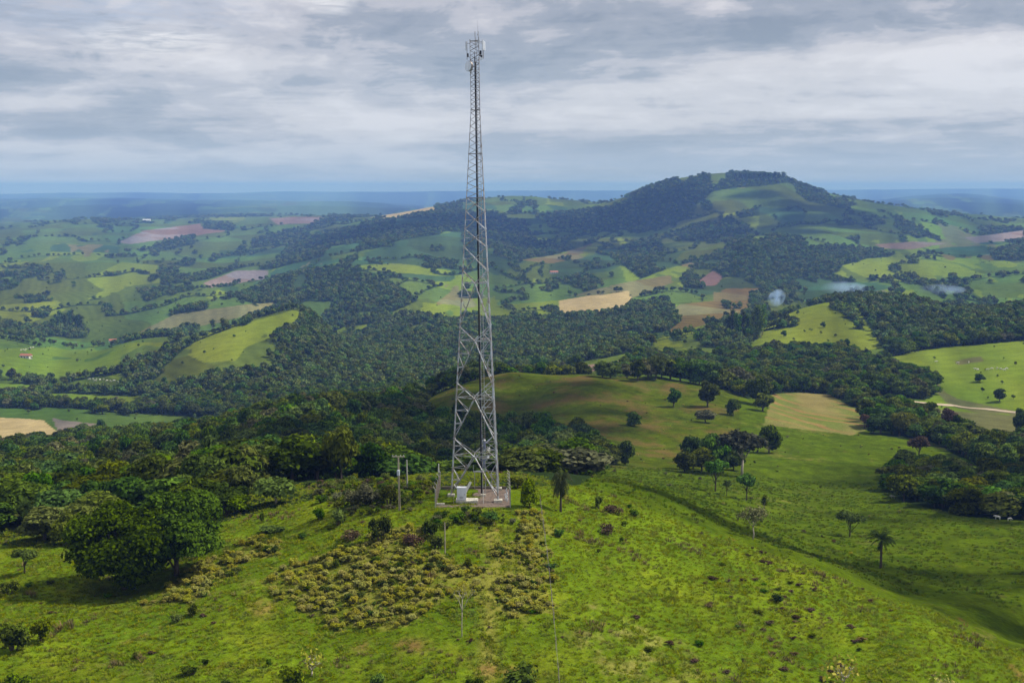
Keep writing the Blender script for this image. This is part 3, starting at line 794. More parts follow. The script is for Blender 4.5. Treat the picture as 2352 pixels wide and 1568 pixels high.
def bare_kind(h, seed, bark, fol, leaves, leaf, spread=.5, trunk_r=.12, fork=.45, foli_r=.8):
    """an open tree: pale stem, forking limbs, thin leaf clusters at the twig ends"""
    rs = random.Random(seed); mb = MB(); tips = []
    def grow(p, d, ln, r, lvl):
        q = p + d * ln * .5 + Vector((rs.uniform(-1, 1), rs.uniform(-1, 1), 0)) * ln * .06; e = p + d * ln
        mb.path([p, q, e], [r, r * .85, r * .66], 6 if lvl < 2 else 4)
        if lvl >= 3: tips.append(e); return
        n = 3 if lvl else 4
        for k in range(n):
            az = k * 2 * math.pi / n + rs.uniform(-.5, .5)
            dd = (d * 1.0 + Vector((math.cos(az), math.sin(az), rs.uniform(.0, .4))) * spread * 1.6).normalized()
            grow(e, dd, ln * rs.uniform(.5, .72), r * .55, lvl + 1)
    grow(Vector((0, 0, -.3)), Vector((.03, 0, 1)), h * fork, trunk_r, 0)
    tm = mb.mesh('trunk', bark, smooth=True)
    C = np.array([t[:] for t in tips]); R = np.full(len(C), foli_r)
    V, Q, A = leaves_on(C, R, np.full(len(C), max(2, leaves // len(C))), leaf, np.random.RandomState(seed), up=-.8, spread=1.2)
    cm = np_mesh('crown', V, quads=Q, mats=[fol], attr={'v': A}, smooth=False)
    top = C[:, 2].max() + foli_r * .5; w = 2 * np.abs(C[:, :2]).max() + foli_r
    return {'crown': cm, 'trunk': tm, 'h': float(top), 'w': float(w)}

def euca_kind(h, seed):
    rs = np.random.RandomState(seed)
    n = 12; C = np.array([[rs.uniform(-.6, .6) * h * .09, rs.uniform(-.6, .6) * h * .09, h * (.34 + .62 * k / n)] for k in range(n)]); R = h * rs.uniform(.055, .085, n)
    V, Q, A = leaves_on(C, R, np.full(n, 60), h * .022, rs, up=-.8, flat=1.3, spread=.8)
    cv, cf = ICO1; VV = [V]; T = []; b = len(V); AA = [A]
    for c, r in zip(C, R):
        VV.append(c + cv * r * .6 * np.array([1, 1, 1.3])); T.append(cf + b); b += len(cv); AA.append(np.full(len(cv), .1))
    cm = np_mesh('crown', np.concatenate(VV), Q, np.concatenate(T), [F_TREE], {'v': np.concatenate(AA)}, smooth=False)
    mb = MB(); mb.path([(0, 0, -.5), (.1, 0, h * .3), (0, .1, h * .65), (0, 0, h * .95)], [h * .016, h * .012, h * .008, h * .003], 6)
    return {'crown': cm, 'trunk': mb.mesh('trunk', M_PALEBARK, smooth=True), 'h': h, 'w': h * .26}

def bush_kind(seed, fol, nclump=9, leaves=700, leaf=.10, dry=False):
    """a shrub about 2 m wide and 1.6 m high: foliage mesh and stem mesh"""
    rs = np.random.RandomState(seed)
    th = rs.uniform(0, 2 * math.pi, nclump); rr = np.sqrt(rs.rand(nclump)) * .62
    C = np.stack([rr * np.cos(th), rr * np.sin(th), .45 + .62 * rs.rand(nclump)], 1); R = rs.uniform(.28, .5, nclump)
    V, Q, A = leaves_on(C, R, np.full(nclump, leaves // nclump), leaf, rs, up=-.6, flat=.9, spread=.55)
    cv, cf = ICO1; VV = [V]; T = []; b = len(V); AA = [A]
    if not dry:
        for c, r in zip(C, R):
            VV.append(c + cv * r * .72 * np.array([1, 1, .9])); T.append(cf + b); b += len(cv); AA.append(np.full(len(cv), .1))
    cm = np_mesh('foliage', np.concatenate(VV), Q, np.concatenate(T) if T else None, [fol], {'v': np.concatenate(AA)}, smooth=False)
    mb = MB()
    for c in C[:6]:
        mb.path([(c[0] * .12, c[1] * .12, -.25), (c[0] * .5, c[1] * .5, c[2] * .5), tuple(c * np.array([1, 1, 1.05 if not dry else 1.4]))], [.05, .04, .015], 5)
    return {'foliage': cm, 'stem': mb.mesh('stem', M_BARK, smooth=True), 'h': 1.6, 'w': 2.0}

def tuft_mesh(name, fol, blades, h, r, seed, wid=.035):
    rs = np.random.RandomState(seed); V, Q, A = [], [], []
    for k in range(blades):
        az = rs.uniform(0, 6.283); q = r * math.sqrt(rs.rand()); p = np.array([q * math.cos(az), q * math.sin(az), -.03])
        d = np.array([math.cos(az), math.sin(az), 0]) * rs.uniform(.2, .9) * h; hh = h * rs.uniform(.5, 1.1)
        s = np.array([-math.sin(az), math.cos(az), 0]) * wid * rs.uniform(.7, 1.5)
        m = p + d * .35 + np.array([0, 0, hh * .7]); t = p + d + np.array([0, 0, hh])
        b = len(V); V += [p - s, p + s, m + s * .8, m - s * .8, t + s * .15, t - s * .15]
        Q += [(b, b + 1, b + 2, b + 3), (b + 3, b + 2, b + 4, b + 5)]; A += [.25 + .5 * rs.rand()] * 6
    return np_mesh(name, np.array(V), quads=Q, mats=[fol], attr={'v': np.array(A)}, smooth=False)

# ------------------------------------------------------------------ scattering a mass as one object
def scatter(name, pts, scl, pick, meshes, label, cat, seed=1):
    """one object whose geometry nodes set copies of the meshes on its points"""
    pts = np.asarray(pts, np.float32); n = len(pts)
    rs = np.random.RandomState(seed)
    me = bpy.data.meshes.new(name); me.vertices.add(n); me.vertices.foreach_set('co', pts.ravel())
    a = me.attributes.new('scl', 'FLOAT_VECTOR', 'POINT'); a.data.foreach_set('vector', np.asarray(scl, np.float32).ravel())
    rot = np.zeros((n, 3), np.float32); rot[:, 2] = rs.uniform(0, 6.283, n); rot[:, :2] = rs.normal(size=(n, 2)) * .06
    a = me.attributes.new('rot', 'FLOAT_VECTOR', 'POINT'); a.data.foreach_set('vector', rot.ravel())
    a = me.attributes.new('pick', 'INT', 'POINT'); a.data.foreach_set('value', np.asarray(pick, np.int32))
    me.update()
    o = link(bpy.data.objects.new(name, me)); tag(o, label, cat, kind='stuff')
    pc = bpy.data.collections.new(name + '_shapes')
    for k, m in enumerate(meshes): pc.objects.link(bpy.data.objects.new(f'{name}_shape_{k:02d}', m))
    ng = bpy.data.node_groups.new(name + '_scatter', 'GeometryNodeTree')
    ng.interface.new_socket('Geometry', in_out='INPUT', socket_type='NodeSocketGeometry')
    ng.interface.new_socket('Geometry', in_out='OUTPUT', socket_type='NodeSocketGeometry')
    N = ng.nodes; L = ng.links
    gi = N.new('NodeGroupInput'); go = N.new('NodeGroupOutput'); ip = N.new('GeometryNodeInstanceOnPoints'); ci = N.new('GeometryNodeCollectionInfo')
    ci.inputs['Collection'].default_value = pc; ci.inputs['Separate Children'].default_value = True; ci.inputs['Reset Children'].default_value = True
    L.new(gi.outputs[0], ip.inputs['Points']); L.new(ci.outputs[0], ip.inputs['Instance'])
    ip.inputs['Pick Instance'].default_value = True
    for nm, ty, sk in (('pick', 'INT', 'Instance Index'), ('rot', 'FLOAT_VECTOR', 'Rotation'), ('scl', 'FLOAT_VECTOR', 'Scale')):
        q = N.new('GeometryNodeInputNamedAttribute'); q.data_type = ty; q.inputs['Name'].default_value = nm
        L.new(q.outputs['Attribute'], ip.inputs[sk])
    L.new(ip.outputs[0], go.inputs[0])
    md = o.modifiers.new('scatter', 'NODES'); md.node_group = ng
    return o

def joined(kind, name):
    """crown and trunk of a tree kind as one mesh, for trees in a mass"""
    bm = bmesh.new(); mats = []; out = bpy.data.meshes.new(name); vals = []
    for key in kind:
        me = kind[key]
        if not isinstance(me, bpy.types.Mesh): continue
        base = len(mats); mats += list(me.materials)
        n0 = len(bm.faces); v0 = len(bm.verts)
        bm.from_mesh(me); bm.faces.ensure_lookup_table()
        for f in bm.faces[n0:]: f.material_index += base
        if 'v' in me.attributes:
            q = np.zeros(len(me.vertices), np.float32); me.attributes['v'].data.foreach_get('value', q)
        else: q = np.full(len(me.vertices), .4, np.float32)
        vals.append(q)
    bm.to_mesh(out); bm.free()
    for m in mats: out.materials.append(m)
    if 'v' in out.attributes: out.attributes.remove(out.attributes['v'])
    a = out.attributes.new('v', 'FLOAT', 'POINT'); a.data.foreach_set('value', np.concatenate(vals))
    return out

# ------------------------------------------------------------------ placing
def G(px, py, d0=100.0, d1=33000.0):
    h = ground_hit(px, py, d0, d1)
    if h is None: h = (0.0, 200.0, 0.0)
    return Vector(h)
def ppm(p):
    return FPX / (p.y * math.cos(PITCH) - (p.z - ZC) * math.sin(PITCH))
def HZ(x, y): return float(height(np.array([x]), np.array([y]))[0])

ROT = random.Random(11)
def place(kind, name, p, w, h, label, cat, group=None, sink=.0, rz=None):
    sx = w / kind['w']; sz = h / kind['h']
    e = empty(name, (p.x, p.y, p.z - sink), label, cat, group, ROT.uniform(0, 6.283) if rz is None else rz, (sx, sx, sz))
    for k, me in kind.items():
        if isinstance(me, bpy.types.Mesh):
            c = bpy.data.objects.new(k, me); link(c); c.parent = e
    return e
def place_px(kind, name, px, py, wpx, hpx, label, cat, group=None, sink=.1, d0=100.0, d1=33000.0):
    p = G(px, py, d0, d1); s = ppm(p)
    if kind.get('dense'): sink = hpx / s * .10
    return place(kind, name, p, wpx / s, hpx / s * (1.1 if kind.get('dense') else 1), label, cat, group, sink)

# ------------------------------------------------------------------ lattice tower
TX, TY = -4.05, 189.3
tower = empty('lattice_tower', (TX, TY, 0), 'tall galvanised three-legged lattice telecom tower carrying antennas and a dish on the grassy hilltop', 'tower')
tower.rotation_euler = (0, math.radians(-.72), 0)
def rad(z): return 4.35 + (.787 - 4.35) * min(1, max(0, z / 52.8))
LEGS = [math.pi, math.radians(-60), math.radians(60)]
def leg_at(k, z): return Vector((rad(z) * math.cos(LEGS[k]), rad(z) * math.sin(LEGS[k]), z))
LEV = [0.4, 8.2, 15.9, 23.6, 31.3, 34.5, 36.9, 39.3, 41.1]
for k in range(3):
    mb = MB()
    zs = [.35] + LEV[1:] + [47, 52.8, 57.4, 62.0]
    for a, b in zip(zs[:-1], zs[1:]):
        r = .118 - .07 * min(1, a / 50)
        mb.tube(leg_at(k, a), leg_at(k, b), r, r * .97, 8)
        mb.tube(leg_at(k, b) - Vector((0, 0, .06)), leg_at(k, b) + Vector((0, 0, .06)), r * 1.7, None, 8)
    mb.tube(leg_at(k, .3), leg_at(k, .42), .28, .24, 8)
    mb.build('leg', M_STEEL, tower, smooth=False)
    f = MB(); p = leg_at(k, 0); w = (1.0, 1.15, .9)[k]
    f.box((p.x, p.y, .02), (w, w * .9, .72)); f.build('concrete_footing', M_CONC, tower, bevel=.03)
# big panels: bent K bracing meeting on a mid-face node, with redundant members
NODE = [5.9, 13.9, 21.8, 29.6]
for z0, zn, z1 in zip(LEV[:4], NODE, LEV[1:5]):
    t = .108 - .035 * z0 / 31
    mb = MB(); hb = MB(); mids = []
    for k in range(3):
        a, b = k, (k + 1) % 3
        n = (leg_at(a, zn) + leg_at(b, zn)) / 2; mids.append(n)
        hb.angle(leg_at(a, zn), leg_at(b, zn), t * .9, .02)
        for s in (a, b):
            lo, hi, md = leg_at(s, z0 + .1), leg_at(s, z1), leg_at(s, zn)
            mb.angle(lo, n, t, .022); mb.angle(hi, n, t, .022)
            q1 = lo.lerp(n, .36); q2 = lo.lerp(n, .68)
            l0 = z0 + (zn - z0) * .36; l1 = z0 + (zn - z0) * .68
            mb.angle(leg_at(s, l0), q1, t * .65, .016); mb.angle(leg_at(s, l1), q2, t * .65, .016)
            mb.angle(leg_at(s, l1), q1, t * .65, .016); mb.angle(md, q2, t * .65, .016)
            mb.angle(leg_at(s, z0 + (zn - z0) * .16), q1, t * .6, .016)
            q3 = hi.lerp(n, .45); l2 = z1 + (zn - z1) * .45
            mb.angle(leg_at(s, l2), q3, t * .6, .016); mb.angle(md, q3, t * .6, .016)
    for k in range(3): hb.angle(mids[k], mids[(k + 1) % 3], t * .7, .018)
    mb.build('cross_bracing', M_STEEL, tower); hb.build('ring_beam', M_STEEL, tower)
for z0, z1 in zip(LEV[4:8], LEV[5:9]):
    mb = MB()
    for k in range(3):
        a, b = k, (k + 1) % 3
        mb.angle(leg_at(a, z0), leg_at(b, z1), .085, .018); mb.angle(leg_at(b, z0), leg_at(a, z1), .085, .018)
        m0 = (leg_at(a, z0) + leg_at(b, z1)) / 2
        mb.angle(m0, leg_at(b, (z0 + z1) / 2), .05, .014)
    mb.build('cross_bracing', M_STEEL, tower)
zz = 41.1
while zz < 61.5:
    z1 = min(61.9, zz + (1.95 if zz < 52 else 1.3) * (1 if zz < 47 else .9)); mb = MB()
    for k in range(3):
        a, b = k, (k + 1) % 3; zm = (zz + z1) / 2
        mb.angle(leg_at(a, zz), leg_at(b, zm), .05, .012); mb.angle(leg_at(b, zm), leg_at(a, z1), .05, .012)
    mb.build('cross_bracing', M_STEEL_D, tower); zz = z1
for z in (41.1, 47.0, 52.8, 61.9):
    hb = MB()
    for k in range(3): hb.angle(leg_at(k, z), leg_at((k + 1) % 3, z), .08, .02)
    hb.build('ring_beam', M_STEEL_D, tower)
# climbing ladder with its cable run up the middle
mb = MB()
for sx in (.02, .42): mb.tube((sx, 0, .3), (sx, 0, 62.4), .035, None, 6)
z = .6
while z < 62: mb.tube((.02, 0, z), (.42, 0, z), .016, None, 5, cap=False); z += .33
for z in [5.9, 13.9, 21.8, 29.6, 36.9, 47, 52.8]:
    mb.tube((.2, 0, z), (rad(z) * .25, .43 * rad(z), z), .03, None, 5)
mb.build('climbing_ladder', M_STEEL, tower)
mb = MB()
for k, x in enumerate((-.22, -.14, -.07, -.18, -.1)):
    mb.tube((x, .05 + .05 * (k > 2), .4), (x, .05 + .05 * (k > 2), 60.5 - k * .7), .038, None, 6)
mb.build('cable_run', M_CABLE, tower)
f = MB(); f.box((.05, 0, .0), (.75, .6, .6)); f.build('concrete_footing', M_CONC, tower, bevel=.03)
# antenna head
mb = MB()
for x, z0, z1 in ((-.1, 61.0, 63.15), (.33, 61.0, 63.1)):
    mb.tube((x, 0, z0), (x, 0, z1), .035, None, 6)
mb.tube((.33, 0, 62.85), (.22, -.1, 62.6), .05, None, 6); mb.tube((-.1, 0, 62.6), (-.1, 0, 62.95), .05, None, 6)
mb.build('top_mast', M_STEEL_D, tower)
mb = MB(); mb.tube((.29, 0, 63.0), (.29, 0, 64.6), .02, .008, 5); mb.build('lightning_rod', M_STEEL_D, tower)
def mount(x, y, z0, z1):
    mb = MB(); mb.tube((x, y, z0), (x, y, z1), .04, None, 6)
    for z in (z0 + .35, z1 - .25):
        k = min(range(3), key=lambda k: (leg_at(k, z) - Vector((x, y, z))).length)
        mb.tube((x, y, z), leg_at(k, z), .03, None, 5)
    return mb.build('antenna_mount', M_STEEL_D, tower)
def panel(x, y, z0, z1, az):
    mb = MB(); r = Matrix.Rotation(az, 3, 'Z')
    mb.box((x, y, (z0 + z1) / 2), (.30, .13, z1 - z0), r)
    o = mb.build('panel_antenna', M_WHITE, tower, bevel=.04)
    return o
mount(-1.20, -.1, 59.4, 61.8); panel(-1.34, -.16, 60.6, 61.8, math.radians(-75))
mount(.98, .95, 59.6, 61.9); panel(1.12, .92, 60.65, 61.85, math.radians(72))
mount(.86, -.85, 59.6, 61.9); panel(.98, -1.02, 60.55, 61.8, math.radians(38))
for x, y, z in ((.62, -.55, 60.3), (.72, -.35, 59.75), (.5, .5, 60.2), (-1.12, .02, 60.0)):
    mb = MB(); mb.box((x, y, z), (.26, .2, .5)); mb.build('radio_unit', M_CABLE, tower, bevel=.03)
mb = MB(); mb.box((.66, -.8, 59.45), (.3, .2, .36)); mb.build('equipment_box', M_WHITE, tower, bevel=.03)
def drum(loc, direc, r, depth, name, m, cover_m=None):
    q = Vector(direc).to_track_quat('Z', 'Y').to_matrix().to_4x4(); M4 = Matrix.Translation(Vector(loc)) @ q
    mb = MB(); mb.lathe([(r * .25, -.34), (r * .34, -.30), (r * .8, -.16), (r * .98, 0), (r, .02), (r, depth), (r * .97, depth + .015)], 24, M4)
    o = mb.build(name, m, tower, smooth=False)
    c = MB(); c.lathe([(r * .955, depth + .02), (r * .9, depth + .035), (r * .5, depth + .05), (.02, depth + .055)], 24, M4)
    c.build('dish_cover', cover_m or M_WHITE, o)
    return o
drum((-.82, -.62, 58.5), (-.74, -.60, .05), .70, .30, 'microwave_dish', M_STEEL_D)
for q0, q1, qr in (((-.55, -.4, 58.5), leg_at(0, 58.5), .05), ((-.5, -.36, 58.1), leg_at(0, 57.6), .035), ((-.5, -.36, 59.0), leg_at(0, 59.3), .035)):
    mb = MB(); mb.tube(q0, q1, qr, None, 6); mb.build('dish_strut', M_STEEL_D, tower)
drum((.85, -.6, 6.75), (.4, -.9, .1), .28, .10, 'small_dish', M_STEEL_D, M_CREAM)
drum((.72, -.5, 5.6), (.75, -.6, .05), .22, .16, 'small_dish', M_STEEL, M_WHITE)
mb = MB(); mb.tube((.70, -.3, 5.0), (.70, -.3, 7.1), .035, None, 6); mb.tube((.42, 0, 6.75), (.85, -.5, 6.75), .03, None, 5); mb.tube((.42, 0, 5.6), (.72, -.4, 5.6), .03, None, 5); mb.build('dish_mount', M_STEEL, tower)
# work platform of loose grating under the lower climber
mb = MB()
for k in range(9): mb.box((-1.15 + k * .17, -.55 + .02 * k, 3.62), (.10, .75 - .06 * abs(k - 5), .04))
mb.box((-.45, -.88, 3.58), (1.6, .05, .06)); mb.box((-.45, -.2, 3.58), (1.6, .05, .06))
mb.tube((-1.2, -.5, 3.6), (-1.2, -.5, 4.5), .03, None, 5)
mb.build('work_platform', M_STEEL, tower)

# ------------------------------------------------------------------ figures
def skinned(nodes, edges, sub=2):
    me = bpy.data.meshes.new('figure'); me.from_pydata([n[0] for n in nodes], edges, [])
    o = bpy.data.objects.new('figure', me); link(o)
    sk = o.modifiers.new('skin', 'SKIN'); sd = o.modifiers.new('sub', 'SUBSURF'); sd.levels = sub; sd.render_levels = sub
    if not me.skin_vertices: 
        bm = bmesh.new(); bm.from_mesh(me); bm.verts.layers.skin.verify(); bm.to_mesh(me); bm.free()
    for i, n in enumerate(nodes):
        d = me.skin_vertices[0].data[i]; d.radius = (n[1], n[1] if len(n) < 3 else n[2]); d.use_root = (i == 0)
    dg = bpy.context.evaluated_depsgraph_get(); dg.update()
    out = bpy.data.meshes.new_from_object(o.evaluated_get(dg)); bpy.data.objects.remove(o); bpy.data.meshes.remove(me)
    return out

def person(label, loc, rz, flip):
    s = -1 if flip else 1
    n = [((0, 0, .95), .15, .12), ((0, .02, 1.15), .145, .11), ((0, .03, 1.36), .17, .12), ((0, .04, 1.50), .06), ((0, .06, 1.60), .095, .11), ((0, .06, 1.70), .085, .095),
         ((.19, .03, 1.42), .065), ((.37, .17, 1.44 + .12 * s), .05), ((.26, .34, 1.64 + .15 * s), .036), ((.24, .37, 1.70 + .15 * s), .036),
         ((-.19, .03, 1.42), .065), ((-.37, .16, 1.46 - .14 * s), .05), ((-.26, .34, 1.60 - .18 * s), .036), ((-.24, .37, 1.66 - .18 * s), .036),
         ((.10, 0, .86), .10), ((.14, .15 + .08 * s, .50 + .07 * s), .068), ((.12, .06, .12 + .12 * (s > 0)), .048), ((.12, .20, .05 + .12 * (s > 0)), .04),
         ((-.10, 0, .86), .10), ((-.14, .15 - .08 * s, .50 - .07 * s), .068), ((-.12, .06, .12 + .12 * (s < 0)), .048), ((-.12, .20, .05 + .12 * (s < 0)), .04)]
    e = [(0, 1), (1, 2), (2, 3), (3, 4), (4, 5), (2, 6), (6, 7), (7, 8), (8, 9), (2, 10), (10, 11), (11, 12), (12, 13), (0, 14), (14, 15), (15, 16), (16, 17), (0, 18), (18, 19), (19, 20), (20, 21)]
    me = skinned(n, e, 2)
    bm = bmesh.new(); bm.from_mesh(me)
    fin = MB()
    for sg, hz in ((1, n[9][0]), (-1, n[13][0])):
        for k in range(5):
            b = Vector(hz) + Vector(((k - 2) * .018 * sg, .0, .025)); ln = (.05, .07, .078, .07, .055)[k]
            if k == 0: b = Vector(hz) + Vector((-.035 * sg, -.01, -.02))
            fin.path([b, b + Vector((0, .02, ln * .6)), b + Vector((0, .045, ln * .75)), b + Vector((0, .05, ln * .35))], [.010, .0095, .009, .007], 5)
    # nose, ears and brow give the head a face
    fin.path([(0, .15, 1.64), (0, .185, 1.605), (0, .16, 1.595)], [.012, .016, .012], 5)
    for sg in (-1, 1): fin.path([(.095 * sg, .05, 1.645), (.108 * sg, .045, 1.62), (.095 * sg, .05, 1.59)], [.012, .018, .010], 5)
    fm = fin.mesh('fingers', M_SKIN); bm.from_mesh(fm); bpy.data.meshes.remove(fm)
    for f in bm.faces:
        c = f.calc_center_median()
        if c.z > 1.50 and abs(c.x) < .13 and c.y < .2: f.material_index = 3
        elif c.y > .325 and c.z > 1.2: f.material_index = 3
        elif c.z < .16 + (.12 if (c.x * s > 0) else 0): f.material_index = 2
        elif c.z < .98: f.material_index = 1
        else: f.material_index = 0
        f.smooth = True
    bm.to_mesh(me); bm.free(); me.materials.clear()
    for m in (M_JACKET, M_TROUSER, M_BOOT, M_SKIN): me.materials.append(m)
    me.name = 'person'
    o = link(bpy.data.objects.new('person', me)); o.location = loc; o.rotation_euler = (0, 0, rz)
    tag(o, label, 'person', 'workers climbing the tower')
    h = MB(); h.lathe([(.165, 1.665), (.17, 1.672), (.142, 1.69), (.135, 1.74), (.112, 1.795), (.07, 1.83), (.01, 1.845)], 16)
    hb = MB(); hb.v = [(x, y + .055, z) for x, y, z in h.v]; hb.f = h.f; hb.m = h.m
    hb.build('helmet', M_HELMET, o, smooth=True)
    return o
person('worker in blue-grey clothes and white helmet standing on the low grating platform', (TX + .20, TY - .42, 3.68), math.radians(6), False)
person('worker in grey-lilac jacket and white helmet climbing the ladder above the other worker', (TX + .26, TY - .42, 6.2), math.radians(-14), True)

# ------------------------------------------------------------------ fenced yard
def yard_pt(px, py):
    w = float(w_of(py)); d = -ZC / w
    return Vector((float(a_of(px, w)) * d, d, 0))
YN_L, YN_R = yard_pt(1000, 1164.6), yard_pt(1172, 1164.6)
YF_L, YF_R = yard_pt(1011, 1123), yard_pt(1169.5, 1123)
gm = mat('brown_gravel', (.17, .125, .095), rough=1, var=.45, scale=3.5, bump=.6)
nxy = 40; vs = []; qs = []
for j in range(nxy + 1):
    for i in range(nxy + 1):
        u, v = i / nxy, j / nxy
        p = YN_L.lerp(YN_R, u).lerp(YF_L.lerp(YF_R, u), v)
        vs.append((p.x, p.y, .035 + .03 * float(noise2(p.x * 1.3, p.y * 1.3))))
for j in range(nxy):
    for i in range(nxy):
        k = j * (nxy + 1) + i; u, v = (i + .5) / nxy, (j + .5) / nxy
        if u < .5 + .10 * float(noise2(v * 4, u * 4)) and v > .10 + .08 * float(noise2(u * 9, 3.3)): continue     # overgrown with grass
        qs.append((k, k + 1, k + nxy + 2, k + nxy + 1))
o = link(bpy.data.objects.new('gravel_yard', np_mesh('gravel_yard', vs, quads=qs, mats=[gm]))); tag(o, kind='structure')

def fence_run(name, pts, label, ph, arm, wires, group=None, post_mat=M_CONC_G, r=.06, net=None, mesh_from=None):
    e = empty(name, pts[0], label, 'fence', group)
    rel = [p - pts[0] for p in pts]
    for i, p in enumerate(rel):
        mb = MB(); mb.box((p.x, p.y, p.z + ph / 2 - .15), (r * 2, r * 2, ph + .3))
        if arm: 
            mb.tube((p.x, p.y, p.z + ph - .02), (p.x + arm[0], p.y + arm[1], p.z + ph + .38), r * .8, r * .6, 4)
        mb.build('post', post_mat, e, bevel=.008)
    mb = MB()
    for hgt in wires:
        for a, b in zip(rel[:-1], rel[1:]):
            o2 = Vector((arm[0] * .8, arm[1] * .8, .3)) if (arm and hgt > ph) else Vector((0, 0, 0))
            z = min(hgt, ph - .05) if not (arm and hgt > ph) else ph
            m = (a + b) / 2 + Vector((0, 0, -.04))
            q = [a + o2 + Vector((0, 0, z)), m + o2 + Vector((0, 0, z)), b + o2 + Vector((0, 0, z))]
            mb.path(q, [.007] * 3, 4)
    mb.build('wire', M_WIRE, e)
    if net:
        mb = MB()
        for a, b in zip(rel[:-1], rel[1:]):
            n = max(4, int((b - a).length / .28))
            for k in range(n):
                p = a.lerp(b, k / n); q = a.lerp(b, min(1, (k + 3) / n)); mb.tube(p + Vector((0, 0, .1)), q + Vector((0, 0, net)), .008, None, 3, cap=False)
                mb.tube(q + Vector((0, 0, .1)), p + Vector((0, 0, net)), .008, None, 3, cap=False)
        mb.build('wire_netting', M_BROWNMESH, e)
    return e
def along(a, b, n): return [a.lerp(b, k / (n - 1)) for k in range(n)]
fence_run('boundary_fence', along(YN_L, YF_L, 5), 'left side run of the tower yard fence with rusty netting', 2.45, (-.32, 0), (.5, 1, 1.5, 2, 2.6), 'tower yard fence sides', M_CONC_G, .07, net=2.2)
fence_run('boundary_fence', along(YN_R, YF_R, 6), 'right side run of the yard fence with bent-top concrete posts in a row', 2.5, (-.34, -.1), (.4, .8, 1.2, 1.6, 2, 2.6), 'tower yard fence sides', M_CONC_G, .07)
fence_run('boundary_fence', along(YF_L, YF_R, 5)[0:5], 'rear run of the tower yard fence behind the tower legs', 2.3, None, (.5, 1, 1.5, 2), 'tower yard fence sides', M_CONC_G, .05)
mb = MB(); a, b = YF_L, YF_R
mb.box(((a.x + b.x) / 2, a.y + .25, .12), ((b - a).length - .5, .2, .44)); o = mb.build('kerb_wall', mat('dark_kerb', (.17, .14, .11), var=.3, scale=4), bevel=.02)
tag(o, 'low dark brown kerb wall along the rear edge of the gravel yard', 'wall')
p = yard_pt(1012, 1160); mb = MB(); mb.box((0, 0, .12), (1.1, .5, .34)); o = mb.build('concrete_block', M_CONC, loc=p, bevel=.03); tag(o, 'pale concrete block lying at the near left corner of the yard', 'block')
p = yard_pt(1008, 1131); mb = MB(); mb.mi = 0; mb.tube((0, 0, -.4), (0, 0, 2.9), .06, .055, 8); e = mb.build('yard_pole', M_STEEL_D, loc=p)
tag(e, 'slim dark pole with a white top standing inside the left fence', 'pole')
mb = MB(); mb.tube((0, 0, 2.9), (0, 0, 4.1), .062, .06, 8); mb.build('pole_top', M_CREAM, e)
p = yard_pt(1110, 1157); mb = MB(); mb.tube((0, 0, -.3), (0, 0, 1.95), .04, .035, 6); o = mb.build('pipe_post', M_CREAM, loc=p); tag(o, 'thin pale pipe post at the front edge of the yard', 'post')
p = yard_pt(1042, 1158); mb = MB(); mb.tube((0, 0, -.3), (0, 0, 1.5), .035, .03, 6); o = mb.build('pipe_post', M_WOOD, loc=p); tag(o, 'thin brownish stake in the grass left of the cabinet', 'post')
for i, (px, py) in enumerate(((1163, 1140), (1160, 1150), (1164, 1153))):
    p = yard_pt(px, py); mb = MB(); mb.path([(0, 0, 0), (.1, .1, .5), (-.05, .15, .9), (.12, .1, 1.2 - .2 * i)], [.12, .1, .09, .05], 6)
    o = mb.build('sack_bundle', M_WHITE, loc=p, smooth=True); tag(o, 'white cloth-like bundle hung by the right fence', 'bundle', 'white bundles by the right yard fence')
# cabinet on its slab
cp = yard_pt(1060, 1155.5)
mb = MB(); mb.box((0, 0, 0), (3.0, 1.9, .64)); o = mb.build('concrete_slab', M_CONC, loc=(cp.x + .72, cp.y + .75, .06), bevel=.025); tag(o, 'pale concrete plinth slab under the white cabinet', 'slab')
cab = empty('equipment_cabinet', (cp.x, cp.y + .45, .385), 'white outdoor equipment cabinet standing on the concrete slab', 'cabinet')
mb = MB(); mb.box((0, 0, .87), (1.24, .8, 1.66)); mb.build('housing', M_WHITE, cab, bevel=.02)
mb = MB(); mb.box((0, -.415, .84), (1.1, .025, 1.46)); dr = mb.build('door', M_WHITE, cab, bevel=.008)
mb = MB(); mb.box((.42, -.44, .85), (.04, .03, .18)); mb.build('handle', M_STEEL_D, dr)
mb = MB()
for k in range(6): mb.box((0, -.43, .30 + k * .045), (.5, .012, .018))
mb.build('vent', M_STEEL_D, dr)
mb = MB(); mb.box((0, 0, 1.735), (1.34, .92, .07)); mb.build('roof', M_WHITE, cab, bevel=.015)
mb = MB(); mb.box((0, 0, .02), (1.2, .76, .05)); mb.build('plinth', M_STEEL_D, cab)
mb = MB(); r = Matrix.Rotation(math.radians(27), 3, 'Y')
mb.box((0, 0, 1.15), (.34, .07, 2.4), None); mb.v = [tuple(r @ Vector(v)) for v in mb.v]
o = mb.build('slanted_panel', M_CREAM, loc=(cp.x + .15, cp.y + 1.25, .6), bevel=.02); tag(o, 'narrow white panel slanting up behind the cabinet', 'panel')
mb = MB(); mb.path([(-.62, .1, 1.55), (-.8, .1, 1.75), (-1.02, .1, 2.12)], [.05, .05, .075], 7); o = mb.build('conduit', M_CREAM, loc=(cp.x, cp.y + .45, .385)); o.parent = None
tag(o, 'short pale conduit sticking out at the cabinet left shoulder', 'conduit')

